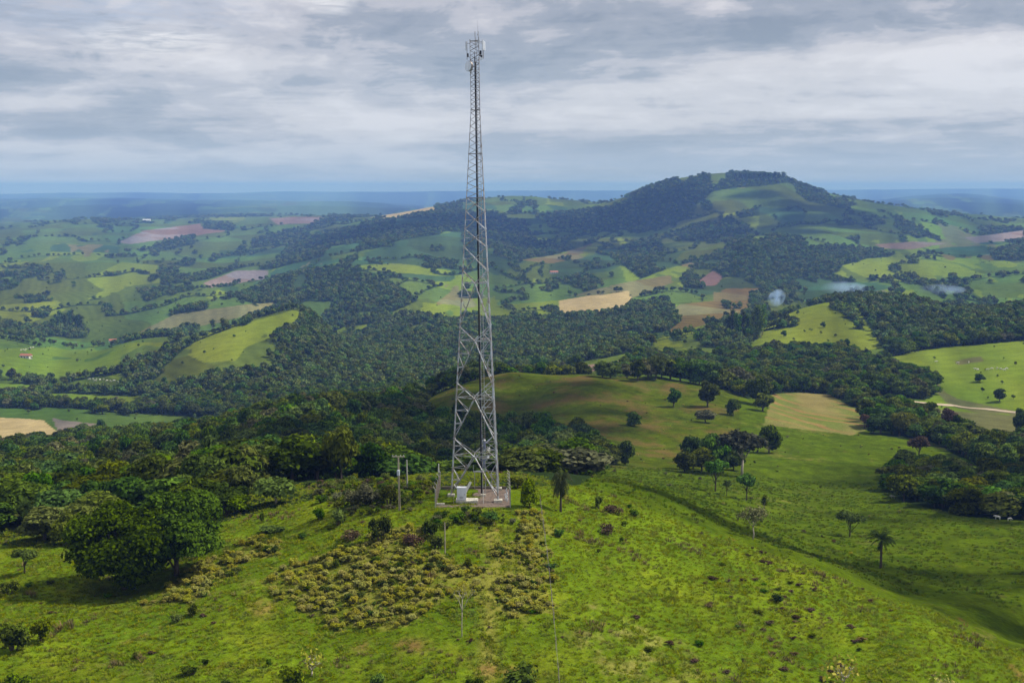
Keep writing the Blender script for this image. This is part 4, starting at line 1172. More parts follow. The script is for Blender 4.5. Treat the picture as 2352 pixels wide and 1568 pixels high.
# ------------------------------------------------------------------ poles
p = G(918, 1172); s = ppm(p); H = 127 / s
up = empty('utility_pole', p, 'pale wooden utility pole with a T crossarm and grey transformer left of the yard', 'utility pole')
mb = MB(); mb.tube((0, 0, -.5), (-.12, 0, H - .05), .15, .10, 10); mb.build('pole', M_WOOD, up)
mb = MB(); mb.box((-.12, -.13, H - .06), (1.66, .11, .15)); ca = mb.build('crossarm', M_WOOD, up, bevel=.01)
for x in (-.85, -.42, .2, .62):
    mb = MB(); mb.lathe([(.03, 0), (.055, .03), (.035, .06), (.055, .09), (.03, .13)], 10, Matrix.Translation((x, -.13, H + .02))); mb.build('insulator', M_CREAM, ca)
mb = MB(); mb.lathe([(.02, -.36), (.19, -.35), (.2, -.3), (.2, .3), (.22, .32), (.15, .38), (.04, .42)], 14, Matrix.Translation((-.1, -.33, H * .70))); tr = mb.build('transformer', M_GALV_BOX, up, smooth=False)
mb = MB(); mb.box((-.1, -.14, H * .70), (.25, .1, .12)); mb.build('bracket', M_STEEL_D, tr)
mb = MB()
for x in (-.85, .62): mb.path([(x, -.13, H), (x * .98, -.16, H * .8), (x * .5 - .1, -.3, H * .75)], [.012] * 3, 4)
mb.path([(-.02, -.14, H * .65), (.02, -.16, H * .3), (.02, -.15, .1)], [.02] * 3, 5); mb.build('drop_wire', M_CABLE, up)
p = G(935.5, 1121); s = ppm(p); H = 66 / s
mb = MB(); mb.tube((0, 0, -.5), (-.04, 0, H), .12, .085, 9); mb.tube((-.04, 0, H), (-.04, 0, H + .06), .05, .02, 9); o = mb.build('concrete_pole', M_CONC_G, loc=p); tag(o, 'plain pale pole standing behind the utility pole', 'pole')
p = G(1022.5, 1272); s = ppm(p); H = 74 / s
mb = MB(); mb.tube((0, 0, -.5), (-.03, 0, H), .085, .06, 9); mb.tube((-.03, 0, H), (-.03, 0, H + .04), .05, .02, 9); o = mb.build('wooden_pole', M_WOOD, loc=p); tag(o, 'lone thin weathered pole in the scrub below the yard', 'pole')
# pasture wire fence running down the slope
fp = []
for px, py in ((1241, 1158), (1244, 1185), (1248, 1215), (1252, 1246), (1257, 1285), (1262, 1330), (1267, 1380), (1272, 1432), (1277, 1490), (1283, 1560), (1289, 1640)):
    fp.append(G(px, py))
fence_run('wire_fence', fp, 'pasture wire fence on thin wooden posts running down the slope right of the scrub', 1.35, None, (.45, .85, 1.2), None, M_WOOD, .05)

# ------------------------------------------------------------------ dirt road on the right
pts = [(1990, 923), (2040, 921), (2120, 925), (2190, 931), (2260, 939), (2352, 948), (2480, 962)]
gp = [G(a, b, 560, 1100) for a, b in pts]
vs, qs = [], []
fine_p = []
for a, b in zip(gp[:-1], gp[1:]):
    for k in range(14): fine_p.append(a.lerp(b, k / 14))
fine_p.append(gp[-1])
for i, q in enumerate(fine_p):
    d = (fine_p[min(i + 1, len(fine_p) - 1)] - fine_p[max(i - 1, 0)]); n = Vector((-d.y, d.x, 0)).normalized()
    hw = 3.4 + .9 * float(noise2(i * .3, 4.0))
    for t in (-1, -.33, .33, 1):
        x, y = q.x + n.x * hw * t, q.y + n.y * hw * t; vs.append((x, y, HZ(x, y) + .18))
for i in range(len(fine_p) - 1):
    for t in range(3): k = i * 4 + t; qs.append((k, k + 1, k + 5, k + 4))
o = link(bpy.data.objects.new('dirt_road', np_mesh('dirt_road', vs, quads=qs, mats=[mat('dusty_road', (.42, .33, .22), rough=1, var=.25, scale=.25)]))); tag(o, kind='structure')

# ------------------------------------------------------------------ tree kinds
BROAD = [tree_kind(4.2, 10, .5, 19, 2300, .42, F_TREE, M_BARK, 21), tree_kind(4.6, 9.5, .4, 21, 2400, .42, F_TREE, M_BARK, 22, lopsided=.25),
         tree_kind(3.8, 11, 1.0, 18, 2200, .40, F_TREE, M_BARK, 23), tree_kind(4.4, 9.0, .4, 20, 2300, .42, F_OLIVE, M_BARK, 24),
         tree_kind(4.0, 10, .8, 16, 2100, .42, F_GREY, M_BARK, 25), tree_kind(4.4, 9.6, .5, 20, 2300, .42, F_TREE, M_BARK, 26)]
ROUND = tree_kind(3.6, 7.0, .7, 22, 2600, .30, F_BIG, M_BARK, 31, shell=.7, clump=(.26, .38))
LIGHT = tree_kind(3.8, 7.0, .5, 18, 2000, .32, F_BRIGHT, M_BARK, 32)
for k_ in BROAD + [ROUND, LIGHT]: k_['dense'] = True
OPEN = tree_kind(3.4, 6.5, 2.4, 15, 1500, .26, F_TREE, M_BARK, 33, core=.45, low=-.3, clump=(.20, .32), limbs=10, fork=.3)
OPEN2 = tree_kind(3.4, 6.2, 2.2, 16, 1400, .24, F_OLIVE, M_BARK, 34, core=.4, low=-.3, clump=(.18, .3), limbs=11, fork=.3)
ACACIA = tree_kind(4.0, 5.6, 3.2, 18, 1900, .26, F_TREE, M_BARK, 35, core=.5, low=-.3, flat=.5, clump=(.20, .30), limbs=12, fork=.25, lean=.5)
DRYTREE = tree_kind(3.4, 8.5, 3.0, 13, 1300, .34, F_DRY, M_BARK, 36, core=.55, low=-.3, limbs=10, fork=.3)
GREYBARE = bare_kind(9.5, 41, M_PALEBARK, F_DUSK, 1700, .30, spread=.42, trunk_r=.2, fork=.32, foli_r=.9)
SPARSE = bare_kind(6.5, 42, M_PALEBARK, F_GREY, 900, .20, spread=.62, trunk_r=.13, fork=.40, foli_r=.75)
STEMMY = bare_kind(5.5, 43, M_PALEBARK, F_BRIGHT, 1900, .24, spread=.75, trunk_r=.14, fork=.22, foli_r=.75)
DEADISH = bare_kind(6.6, 44, M_PALEBARK, F_SCRUB, 500, .12, spread=.62, trunk_r=.135, fork=.55, foli_r=.5)
TWIGGY = bare_kind(2.2, 45, M_PALEBARK, F_SCRUB, 110, .07, spread=.8, trunk_r=.05, fork=.2, foli_r=.35)
PALM = palm_kind(4.6, 26, 2.6, 51, F_PALM, M_BARK, .95, 5)
PALM_DROOP = palm_kind(3.6, 30, 2.6, 52, F_PALM, M_BARK, 1.9, 10)
EUCA = [euca_kind(24, 61), euca_kind(22, 62), euca_kind(26, 63)]

# the big pair of trees on the left of the hill
def big_tree(px, py, wpx, hpx, seed, fol, label, trunk=.09):
    p = G(px, py); s = ppm(p); h = hpx / s; rx = wpx / s / 2
    tk = tree_kind(rx * .95, h, h * trunk, 56, 17000, .25, fol, M_BARK, seed, shell=.76, core=.86, clump=(.16, .34), limbs=18, fork=.12, up=-.55, low=-.78)
    return place(tk, 'broadleaf_tree', p, tk['w'] * 1.02, h, label, 'tree', None, .1, rz=0)
big_tree(286, 1353, 272, 214, 71, F_BIG, 'huge dark dense-crowned tree at the lower left casting a long shadow on the grass')
big_tree(405, 1320, 236, 206, 72, F_BIG2, 'huge sunlit dense tree touching the right side of the darkest lower left tree')

LONE = [  # kind, name, column, row of the foot, width, height in survey units, label
 (OPEN, 'small_tree', 57, 1316, 68, 62, 'small airy tree alone on the grass left of the huge dark tree'),
 (PALM, 'palm_tree', 60, 1226, 48, 80, 'slender palm at the wood edge on the far left'),
 (STEMMY, 'small_tree', 633, 1156, 84, 52, 'pale yellow-green many-stemmed tree at the wood edge left of the utility pole'),
 (LIGHT, 'small_tree', 548, 1176, 66, 44, 'low round light green tree at the wood edge right of the huge trees'),
 (PALM_DROOP, 'palm_tree', 1288, 1175, 54, 98, 'shaggy drooping palm on the crest just right of the tower yard'),
 (LIGHT, 'small_tree', 1217, 1166, 50, 74, 'bushy bright green young tree beside the right yard fence'),
 (ROUND, 'broadleaf_tree', 1436, 1067, 52, 60, 'round dark tree alone at the right end of the wood behind the yard'),
 (OPEN, 'broadleaf_tree', 1643, 1128, 72, 78, 'flat-crowned tree with a slim trunk in front of the dark clump right of the tower'),
 (OPEN2, 'small_tree', 1669, 1138, 28, 44, 'thin sapling between two small trees right of the tower'),
 (OPEN, 'small_tree', 1715, 1149, 56, 66, 'spreading small tree right of the thin sapling'),
 (SPARSE, 'small_tree', 1729, 1238, 78, 74, 'see-through grey-green tree on the lit ridge line right of the tower'),
 (EUCA[0], 'small_tree', 1755, 1170, 18, 38, 'small dark columnar tree just behind the see-through tree'),
 (ACACIA, 'small_tree', 1951, 1233, 84, 60, 'flat-topped acacia-like tree on the shaded right slope'),
 (PALM, 'palm_tree', 2023, 1305, 62, 88, 'dark palm alone on the right slope below the acacia-like tree'),
 (ROUND, 'broadleaf_tree', 1766, 1040, 66, 66, 'round blackish green tree at the right end of the dark clump'),
 (ROUND, 'broadleaf_tree', 1684, 953, 38, 40, 'round dark tree standing by itself on the right shoulder of the knoll'),
 (BROAD[2], 'broadleaf_tree', 1625, 934, 52, 74, 'tall ragged tree on the right part of the knoll'),
 (BROAD[0], 'broadleaf_tree', 1592, 1076, 60, 84, 'dark tree at the left end of the clump on the slope'),
 (BROAD[1], 'broadleaf_tree', 1630, 1070, 62, 86, 'dark broad tree in the middle of the clump on the slope'),
 (BROAD[3], 'broadleaf_tree', 1572, 1084, 58, 54, 'low leafy tree at the lower left foot of the clump on the slope'),
 (BROAD[0], 'broadleaf_tree', 1612, 1082, 62, 62, 'leafy tree at the front of the clump, behind the flat-crowned tree'),
 (BROAD[5], 'broadleaf_tree', 1685, 1080, 54, 56, 'low dark tree at the foot of the bare-stemmed grey tree'),
 (BROAD[5], 'broadleaf_tree', 1664, 1068, 58, 74, 'dark tree behind the bare-stemmed grey tree'),
 (GREYBARE, 'broadleaf_tree', 1704, 1092, 100, 102, 'greyish tree showing many bare pale stems in the clump on the slope'),
 (DRYTREE, 'broadleaf_tree', 2111, 1060, 54, 62, 'brownish thin-leaved tree standing alone below the thin wood strip'),
 (DRYTREE, 'broadleaf_tree', 2175, 1000, 46, 66, 'tall rust-brown tree by the field below the dirt road'),
 (BROAD[2], 'broadleaf_tree', 2196, 1004, 46, 64, 'dark umbrella-crowned tree right beside the rust-brown tree'),
 (DRYTREE, 'broadleaf_tree', 2110, 975, 42, 42, 'low pinkish dry tree at the left end of the thin wood strip'),
 (DRYTREE, 'broadleaf_tree', 2028, 950, 44, 32, 'pinkish leafless-looking thicket tree near the ploughed field'),
 (DRYTREE, 'broadleaf_tree', 1985, 985, 36, 36, 'small purple-brown dry tree at the field corner'),
 (BROAD[2], 'broadleaf_tree', 2346, 998, 50, 74, 'tall dark tree cut by the right edge of the photo'),
 (BROAD[0], 'broadleaf_tree', 2290, 1032, 34, 40, 'single tree above the right end of the thin wood strip'),
 (LIGHT, 'broadleaf_tree', 1059, 876, 54, 46, 'bright yellow-green round tree on the knoll seen through the tower'),
 (BROAD[0], 'broadleaf_tree', 966, 918, 40, 40, 'dark tree at the left end of the knoll'),
 (BROAD[1], 'broadleaf_tree', 1238, 856, 54, 36, 'broad tree on the knoll crest just right of the tower'),
 (ROUND, 'broadleaf_tree', 1319, 858, 48, 46, 'dark round tree on the knoll crest beside the bare earth strip'),
 (BROAD[5], 'broadleaf_tree', 1420, 862, 64, 34, 'wide low tree on the knoll crest left of the tall dark tree'),
 (BROAD[2], 'broadleaf_tree', 1465, 875, 36, 62, 'tall dark narrow tree on the knoll crest'),
 (BROAD[3], 'broadleaf_tree', 1520, 868, 60, 54, 'orange-olive tree on the crest right of the tall narrow one'),
 (BROAD[1], 'broadleaf_tree', 1457, 978, 40, 38, 'squat dark bush-like tree in the middle of the knoll slope'),
 (BROAD[2], 'broadleaf_tree', 1547, 934, 34, 54, 'slim dark tree on the knoll slope right of its bush-like tree'),
 (BROAD[4], 'broadleaf_tree', 1620, 970, 50, 36, 'low spreading shrub tree under the ragged knoll tree'),
 (BROAD[4], 'broadleaf_tree', 488, 1092, 76, 40, 'pale grey-green round crown standing out in the left wood'),
 (BROAD[0], 'broadleaf_tree', 86, 1024, 54, 38, 'round dark tree at the corner of the tan field on the left'),
 (ROUND, 'broadleaf_tree', 2251, 877, 30, 20, 'round dark tree on the bright green right hill'),
 (BROAD[0], 'broadleaf_tree', 2296, 922, 34, 34, 'ragged tree under the bright green right hill'),
 (BROAD[1], 'broadleaf_tree', 2085, 858, 52, 28, 'broad dark tree at the left foot of the bright green hill'),
 (ROUND, 'broadleaf_tree', 1800, 772, 16, 14, 'small round tree on the left flank of the green dome field'),
 (ROUND, 'broadleaf_tree', 1890, 752, 14, 14, 'tiny tree in the middle of the green dome field'),
 (BROAD[0], 'broadleaf_tree', 504, 966, 28, 22, 'dark tree in the gap between the left fields'),
]
CREST = [(1384,866,50,40),(1402,868,56,44),(1440,868,48,40),(1488,870,58,52),(1506,871,50,62),(1540,872,62,58),(1562,876,54,66),(1586,878,64,60),(1606,884,50,56),(1636,888,66,64),(1660,893,58,56),(1690,900,66,70),(1716,908,60,66),(1738,930,58,74),(1752,944,50,52),(1262,858,34,26),(1345,859,30,24)]
RISE = [(648,1004,74,66),(672,992,70,74),(700,990,84,78),(735,984,88,84),(770,980,96,92),(806,978,86,80),(842,974,88,84),(876,970,80,74),(908,968,74,72),(936,960,58,56),(720,1010,80,66),(790,1004,86,70),(860,998,84,66),(920,992,76,60)]
for i, (px, py, w, h) in enumerate(RISE):
    place_px(BROAD[(0, 1, 2, 5, 1, 0, 5, 2)[i % 8]], 'broadleaf_tree', px, py, w, h, 'tall dark tree on the wooded rise just left of the tower, beyond the utility pole', 'tree', 'tall trees on the rise left of the tower')
for i, (px, py, w, h) in enumerate(CREST):
    place_px(BROAD[(i * 5 + i // 3) % 6], 'broadleaf_tree', px, py, w, h, 'leafy tree in the ragged row along the crest of the knoll, right of the tower', 'tree', 'tree row on the knoll crest')
for kd, nm, px, py, w, h, lab in LONE:
    place_px(kd, nm, px, py, w, h, lab, 'palm' if 'palm' in nm else 'tree')
for i, (px, py, h) in enumerate(((1684, 773, 66), (1694, 776, 60), (1704, 772, 58), (1672, 774, 50), (1718, 770, 52), (1732, 772, 72), (1741, 775, 78), (1752, 770, 74), (1748, 776, 58))):
    place_px(EUCA[i % 3], 'eucalyptus_tree', px, py, 20, h, 'tall dark slender eucalyptus in the stand left of the green dome field', 'tree', 'eucalyptus stand left of the dome field')
for i, (px, py) in enumerate(((488, 758), (512, 757))):
    place_px(EUCA[i], 'eucalyptus_tree', px, py, 16, 26 + 2 * i, ('left', 'right')[i] + ' one of two slim trees on the ridge of the bright hill at left', 'tree')
for i in range(8):
    place_px(EUCA[i % 3], 'eucalyptus_tree', 122 + i * 9.0, 762 - (i % 3) * 5, 18, 46 - abs(i - 4) * 3, 'dark tall tree in the dense round clump above the bright left hill', 'tree', 'dense tree clump above the bright left hill')
for i in range(11):
    place_px(EUCA[i % 3], 'eucalyptus_tree', 1690 + i * 11, 413 + (i % 2), 14, 19, 'distant eucalyptus in the row along the top of the main hill', 'tree', 'eucalyptus row on the main hilltop', d0=3500)
# light stem with few leaves in the scrub
p = G(1061, 1462); s = ppm(p)
place(DEADISH, 'bare_tree', p, 70 / s, 138 / s, 'bare white-stemmed forked sapling in the middle of the lower scrub', 'tree', None, .1)

# ------------------------------------------------------------------ woods
def line_of_sight(P, H):
    """share of trees whose upper crown the photograph's viewpoint can see over the ground between"""
    ok = np.ones(len(P), bool)
    tgt = (P[:, 2] + H * .8 - ZC) / P[:, 1]; a = P[:, 0] / P[:, 1]
    for f in np.linspace(.15, .97, 26):
        yy = P[:, 1] * f
        ok &= (height(a * yy, yy) - ZC) / yy < tgt + .0015
    return ok
def scatter_cover(classes, y0, y1, spacing, grow, seed, keep=1.0, amax=.47):
    rs = np.random.RandomState(seed); out = []
    y = y0
    while y < y1:
        sp = max(spacing, y * grow); n = int(2 * amax * y / sp)
        x = (np.arange(n) + rs.uniform(-.42, .42, n)) * sp - amax * y; yy = y + rs.uniform(-.42, .42, n) * sp
        m = rs.rand(n) < keep
        out.append(np.stack([x[m], yy[m]], 1)); y += sp
    P = np.concatenate(out); z = height(P[:, 0], P[:, 1]); c = cover(P[:, 0], P[:, 1], z)
    m = np.isin(c, classes); return np.stack([P[m, 0], P[m, 1], z[m]], 1)

taken = [(G(px, py).x, G(px, py).y, 2.5) for kd, nm, px, py, w, h, lab in LONE if py > 850]
NEAR = scatter_cover([FOREST], 192, 1150, 7.0, 0, 5)
rs = np.random.RandomState(9)
tk = np.array([t[:2] for t in taken]); dmin = np.min(np.hypot(NEAR[:, None, 0] - tk[None, :, 0], NEAR[:, None, 1] - tk[None, :, 1]), axis=1)
nx = pix(NEAR[:, 0], NEAR[:, 1], NEAR[:, 2])[0]
NEAR = NEAR[(dmin > 3.5) & ((NEAR[:, 1] > 222) | (nx < 560)) & ((NEAR[:, 1] > 245) | (nx < 800))]
edge = smooth(NEAR[:, 1], 190, 240)
HGT = (7.6 + 5.6 * rs.rand(len(NEAR)) ** 1.6 + 2.2 * noise2(NEAR[:, 0] / 40, NEAR[:, 1] / 40)) * (.62 + .38 * edge)
WID = (6.8 + 7.4 * rs.rand(len(NEAR)) ** 1.4) * (.7 + .3 * edge)
KIND = rs.choice(6, len(NEAR), p=[.25, .22, .2, .08, .05, .20])
npx, npy = pix(NEAR[:, 0], NEAR[:, 1], NEAR[:, 2])
HGT = HGT * np.where((npx > 985) & (NEAR[:, 1] < 480), .72, 1.0)
vis = line_of_sight(NEAR, HGT) & (npx > -20) & (npx < 2372)
score = np.where(vis, HGT * WID ** .5 / NEAR[:, 1], 0)
first = np.argsort(-score)[:285]
sel = np.zeros(len(NEAR), bool); sel[first] = True
ZONES = [
 (lambda x, y, d: x < 600 and d < 330, 'tree at the near lower edge of the left wood, behind the huge trees', 'left wood lower edge'),
 (lambda x, y, d: x < 1000 and d < 800, 'tree crown in the dense left wood between the huge trees and the tower', 'left wood on the back slope'),
 (lambda x, y, d: x < 1450 and d < 640, 'dark tree in the hollow between the tower yard and the grassy knoll', 'hollow wood behind the yard'),
 (lambda x, y, d: x > 1800 and d < 480, 'dark tree with pale trunk in the shaded grove at the right edge', 'shaded grove at right'),
 (lambda x, y, d: x > 1900 and d < 780, 'tree in the thin wood strip below the dirt road', 'thin strip below the road'),
 (lambda x, y, d: True, 'dark tree in the wood along the back of the knoll above the ploughed field', 'wood behind the knoll'),
]
for i in first:
    p = Vector(NEAR[i]); k = BROAD[KIND[i]]
    for fn, lab, grp in ZONES:
        if fn(npx[i], npy[i], p.y): break
    place(k, 'broadleaf_tree', p, WID[i], HGT[i], lab, 'tree', grp, HGT[i] * .07)
jn = [joined(k, 'woodland_tree') for k in BROAD]
rest = ~sel
r_kw = np.array([k['w'] for k in BROAD])[KIND]; r_kh = np.array([k['h'] for k in BROAD])[KIND]
SCL = np.stack([WID / r_kw, WID / r_kw, HGT / r_kh], 1)
scatter('woodland', (NEAR - np.array([0, 0, .2]))[rest], SCL[rest], KIND[rest], jn, 'closed broadleaf wood filling the hollow and slopes behind the tower hill', 'woodland', 2)

FARK = [tree_kind(4.3, 9.5, .3, 9, 460, .85, F_FAR, M_BARK, 81 + i, limbs=2, low=-.5) for i in range(4)] + [tree_kind(4.3, 9.5, .3, 9, 460, .85, F_OLIVE, M_BARK, 87, limbs=2, low=-.5)]
fj = [joined(k, 'valley_tree') for k in FARK]
def far_wood(name, y0, y1, sp, grow, seed, lab, hs, amax=.45):
    P = scatter_cover([FOREST], y0, y1, sp, grow, seed, amax=amax); n = len(P); r = np.random.RandomState(seed)
    los = line_of_sight(P, np.full(n, 12.0)) | (P[:, 1] < 1500)
    P = P[los]; n = len(P)
    g = np.maximum(1, P[:, 1] * grow / sp) ** .75
    s = (.62 + .42 * r.rand(n) + .22 * noise2(P[:, 0] / 90, P[:, 1] / 90)) * g; hz = s * hs * (.8 + .5 * r.rand(n)) / g ** .45
    print(name, n)
    return scatter(name, P - np.array([0, 0, .4]), np.stack([s, s, hz], 1), r.choice(5, n, p=[.23, .23, .22, .22, .1]), fj, lab, 'woodland', seed)
far_wood('valley_woodland', 1150, 2500, 7.0, .0042, 12, 'dark woodland spread along the valley floor beyond the hills', .95)
far_wood('distant_woodland', 2500, 9000, 10.0, .0046, 13, 'bluish distant woods and thickets between fields up to the far hills', .85, .42)
# single small trees and shrubs dotted over the open pastures
DP = scatter_cover([PAST, BRIGHT, CROP], 700, 3200, 26, .022, 14, keep=.5, amax=.42)
r = np.random.RandomState(15); s = .16 + .34 * r.rand(len(DP)) ** 2
scatter('pasture_shrubs', DP, np.stack([s, s, s], 1), r.choice(5, len(DP)), fj, 'scattered tiny shrubs dotting the open valley pastures', 'shrubs', 15)
# shrubs on the knoll and right slope
KP = scatter_cover([GRASS], 235, 760, 9, .0, 16, keep=.5)
kn = fbm(KP[:, 0] / 24, KP[:, 1] / 30 + 8, 3); KP = KP[kn > .05]
BUSHES = [bush_kind(91, F_TREE), bush_kind(92, F_OLIVE), bush_kind(93, F_BRIGHT), bush_kind(94, F_DRY, leaves=420, dry=True), bush_kind(95, F_GREY, leaves=600), bush_kind(96, F_SCRUB)]
bj = [joined(k, 'shrub') for k in BUSHES]
r = np.random.RandomState(17); s = .25 + .55 * r.rand(len(KP)) ** 2
scatter('slope_shrubs', KP, np.stack([s, s, s * .8], 1), r.choice([0, 1, 3, 3, 4, 5], len(KP)), bj, 'low brown and green weeds speckling the knoll and the right slope', 'shrubs', 18)

# ------------------------------------------------------------------ bushes on the tower hill
BUSH = [  # kind index, column, row of foot, width, height, label
 (0,734,1192,32,34,'dark pointed bush on the left shoulder of the tower hill'),(2,776,1206,40,44,'green leafy bush just right of the dark pointed bush'),
 (1,874,1244,58,72,'big dark rounded bush below the utility pole'),(3,806,1240,54,32,'dry brown bush left of the big dark bush'),
 (0,66,1348,24,16,'small bush right below the small airy tree'),(0,116,1342,20,14,'small round bush between the airy tree and the huge tree'),
 (1,23,1366,48,40,'olive bush by the left picture edge'),(2,98,1472,64,62,'dark green shrub clump lower left, right one of a pair'),
 (0,32,1492,84,78,'dark green shrub clump in the lower left corner area'),(0,40,1590,70,54,'dark bush cut by the bottom left edge'),
 (1,445,1412,30,30,'bush in front of the tan bracken tongue'),(0,406,1428,30,24,'low green bush left of the bracken bush'),
 (0,434,1548,42,28,'low dark bush near the bottom left of the slope'),(0,471,1526,18,20,'little upright bush right above the low dark bush'),
 (1,312,1510,20,16,'little dark bush on open grass at lower left'),(0,672,1586,66,76,'large dark bush near the bottom, left of the centre'),
 (4,716,1550,72,64,'greyish twiggy bush beside the large dark bottom bush'),(2,867,1584,40,46,'green bush cut by the bottom edge'),
 (2,617,1530,16,24,'thin green shrub on the lower slope'),(0,520,1578,28,26,'small dark bush cut by the bottom edge at left'),
 (1,602,1200,12,30,'thin upright shrub on the left shoulder of the hill'),(0,628,1220,72,18,'long low green bush on the left shoulder'),
 (0,696,1234,26,14,'low green bush below the long low one'),(1,773,1300,22,20,'lone bush in the bright grass above the scrub'),
 (0,1048,1198,42,28,'dark low bush in front of the cabinet slab'),(2,1087,1190,22,20,'small bush just below the concrete slab'),
 (0,1126,1194,48,24,'low dark bush below the middle of the yard'),(0,1012,1188,38,20,'low bush below the left yard corner'),
 (0,988,1232,48,46,'leafy dark bush between the big bush and the lone thin pole'),(3,950,1256,54,46,'brown withered bush right of the big dark bush'),
 (0,1002,1258,44,40,'green bush left of the lone thin pole'),(2,1375,1168,24,36,'upright green bush on the crest right of the drooping palm'),
 (3,1412,1178,48,26,'brown patch of dry shrub on the right crest'),(0,1446,1166,14,12,'tiny dark bush on the crest line'),
 (0,1457,1184,28,20,'dark round bush on the crest near the dry brown patch'),(2,1435,1208,20,16,'small green bush below the dark round crest bush'),
 (0,1284,1232,26,24,'dark bush right of the top of the wire fence'),(2,1428,1246,12,18,'slim green shrub on the right hillside'),
 (3,1394,1228,44,36,'reddish brown dry shrub on the right hillside'),(1,1375,1268,11,12,'tiny green plant alone on the right hillside'),
 (4,844,1158,64,60,'grey-olive feathery bush left of the utility pole'),(4,808,1160,44,46,'grey-olive bush left of the feathery one'),
 (1,893,1160,44,52,'olive bush directly left of the utility pole foot'),(1,784,1200,24,22,'small olive bush under the grey-olive bushes'),
 (0,1192,1590,108,76,'big dark green bush cut by the bottom edge right of centre'),(1,1090,1588,48,40,'olive bush cut by the bottom edge at the centre'),
 (0,1786,1382,30,26,'dark bush among brown clods on the right ridge'),(0,1489,1496,20,16,'small dark bush on the open right pasture'),
 (0,1606,1482,24,18,'small green bush low on the right pasture'),(4,1936,1580,88,74,'pale leafless twiggy bush cut by the bottom edge at right'),
 (4,2166,1590,70,42,'dry twiggy bush in the bottom right corner area'),(1,1213,1298,20,18,'small shrub in the grass lane left of the wire fence'),
 (2,947,1120,26,18,'light green bush right behind the utility pole'),(1,1185,1120,40,30,'green shrub behind the right yard fence'),
]
for k, px, py, w, h, lab in BUSH:
    kd = TWIGGY if ('twiggy' in lab) else BUSHES[k]
    place_px(kd, 'bush', px, py, w, h, lab, 'bush', None, .06)

# bracken thicket, grass and dry tussocks as masses
LANE = [(1100,1568),(1170,1568),(1150,1400),(1168,1290),(1120,1290),(1110,1400),(1070,1480)]
def poly_pts(polys, step, seed, jit=.5, hole=None):
    rs = np.random.RandomState(seed); xs = np.arange(-70, 78, step); ys = np.arange(120, 216, step)
    X, Y = np.meshgrid(xs, ys); X = X.ravel() + rs.uniform(-jit, jit, X.size) * step; Y = Y.ravel() + rs.uniform(-jit, jit, Y.size) * step
    Z = height(X, Y); px, py = pix(X, Y, Z); px = px + 60 * fbm(X / 5, Y / 5, 4); py = py + 34 * fbm(X / 5 + 9, Y / 5, 4)
    m = np.zeros(X.size, bool)
    for q in polys: m |= inside(px, py, q)
    if hole: m &= ~inside(px, py, hole)
    return np.stack([X, Y, Z], 1)[m]
SP = poly_pts(SCRUB[:4], .62, 20, hole=LANE); SP = SP[np.random.RandomState(4).rand(len(SP)) < .8]
SP = SP[fbm(SP[:, 0] / 4.5, SP[:, 1] / 5, 4) + np.random.RandomState(2).normal(size=len(SP)) * .12 > -.24]
r = np.random.RandomState(21); s = .17 + .46 * r.rand(len(SP)) ** 1.9 + .10 * noise2(SP[:, 0] / 3, SP[:, 1] / 3)
BR = [joined(bush_kind(101 + i, F_SCRUB, 9, 520, .12), 'bracken_clump') for i in range(4)] + [bj[0], bj[1]]
scatter('bracken_scrub', SP, np.stack([s * 1.15, s * 1.15, s * (.7 + .5 * r.rand(len(SP)))], 1), r.choice(6, len(SP), p=[.22, .22, .22, .22, .04, .08]), BR, 'yellow-olive bracken thicket covering the slope below the tower yard', 'bracken', 22)

SH = poly_pts([SCRUB[4], [(985,1180),(1180,1180),(1190,1205),(990,1210)]], 1.5, 28)
SH = SH[(np.abs(SH[:, 0] - TX) > 6.6) | (SH[:, 1] < 181)]; r = np.random.RandomState(29); s = .25 + .65 * r.rand(len(SH)) ** 1.5
scatter('shoulder_scrub', SH, np.stack([s, s, s * .95], 1), r.choice(5, len(SH), p=[.2, .22, .2, .08, .3]), bj[:5], 'mixed olive and green scrub on the left shoulder of the tower hill', 'scrub', 30)

def fore_pts(n, seed, y0=112, y1=228):
    rs = np.random.RandomState(seed); y = np.sqrt(rs.uniform(y0 ** 2, y1 ** 2, n)); a = rs.uniform(-.44, .46, n); x = a * y
    return np.stack([x, y, height(x, y)], 1)
TU = [tuft_mesh('grass_tuft', F_GRASS, 18, .24, .34, 111 + i) for i in range(4)] + [tuft_mesh('grass_tuft', F_DRYGRASS, 14, .40, .26, 118)]
GP = fore_pts(46000, 23)
inyard = (np.abs(GP[:, 0] - TX - .1) < 5.4) & (np.abs(GP[:, 1] - 188.3) < 6.0)
grassy = fbm(GP[:, 0] / 2.2, GP[:, 1] / 2.2, 3) + (TX - .4 - GP[:, 0]) * .22 > .12
GP = GP[(~inyard | grassy) & (r.rand(len(GP)) < near_side(GP[:, 0], GP[:, 1]))]
r = np.random.RandomState(24); pt = fbm(GP[:, 0] / 6 + 3, GP[:, 1] / 7, 4)
s = np.clip(.75 + .9 * pt + .35 * r.rand(len(GP)), .3, 2.0)
pk = r.choice(4, len(GP)); pk = np.where((fbm(GP[:, 0] / 9 + 40, GP[:, 1] / 9, 4) > .26) & (r.rand(len(GP)) < .34), 4, pk)
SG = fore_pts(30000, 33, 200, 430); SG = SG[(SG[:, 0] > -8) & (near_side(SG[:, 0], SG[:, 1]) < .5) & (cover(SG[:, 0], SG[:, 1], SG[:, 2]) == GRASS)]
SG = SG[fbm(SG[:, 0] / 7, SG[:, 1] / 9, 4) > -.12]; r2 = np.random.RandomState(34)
s2 = .7 + .8 * r2.rand(len(SG)); TU += [tuft_mesh('grass_tuft', F_GRASS2, 16, .26, .42, 131 + i, .05) for i in range(2)]
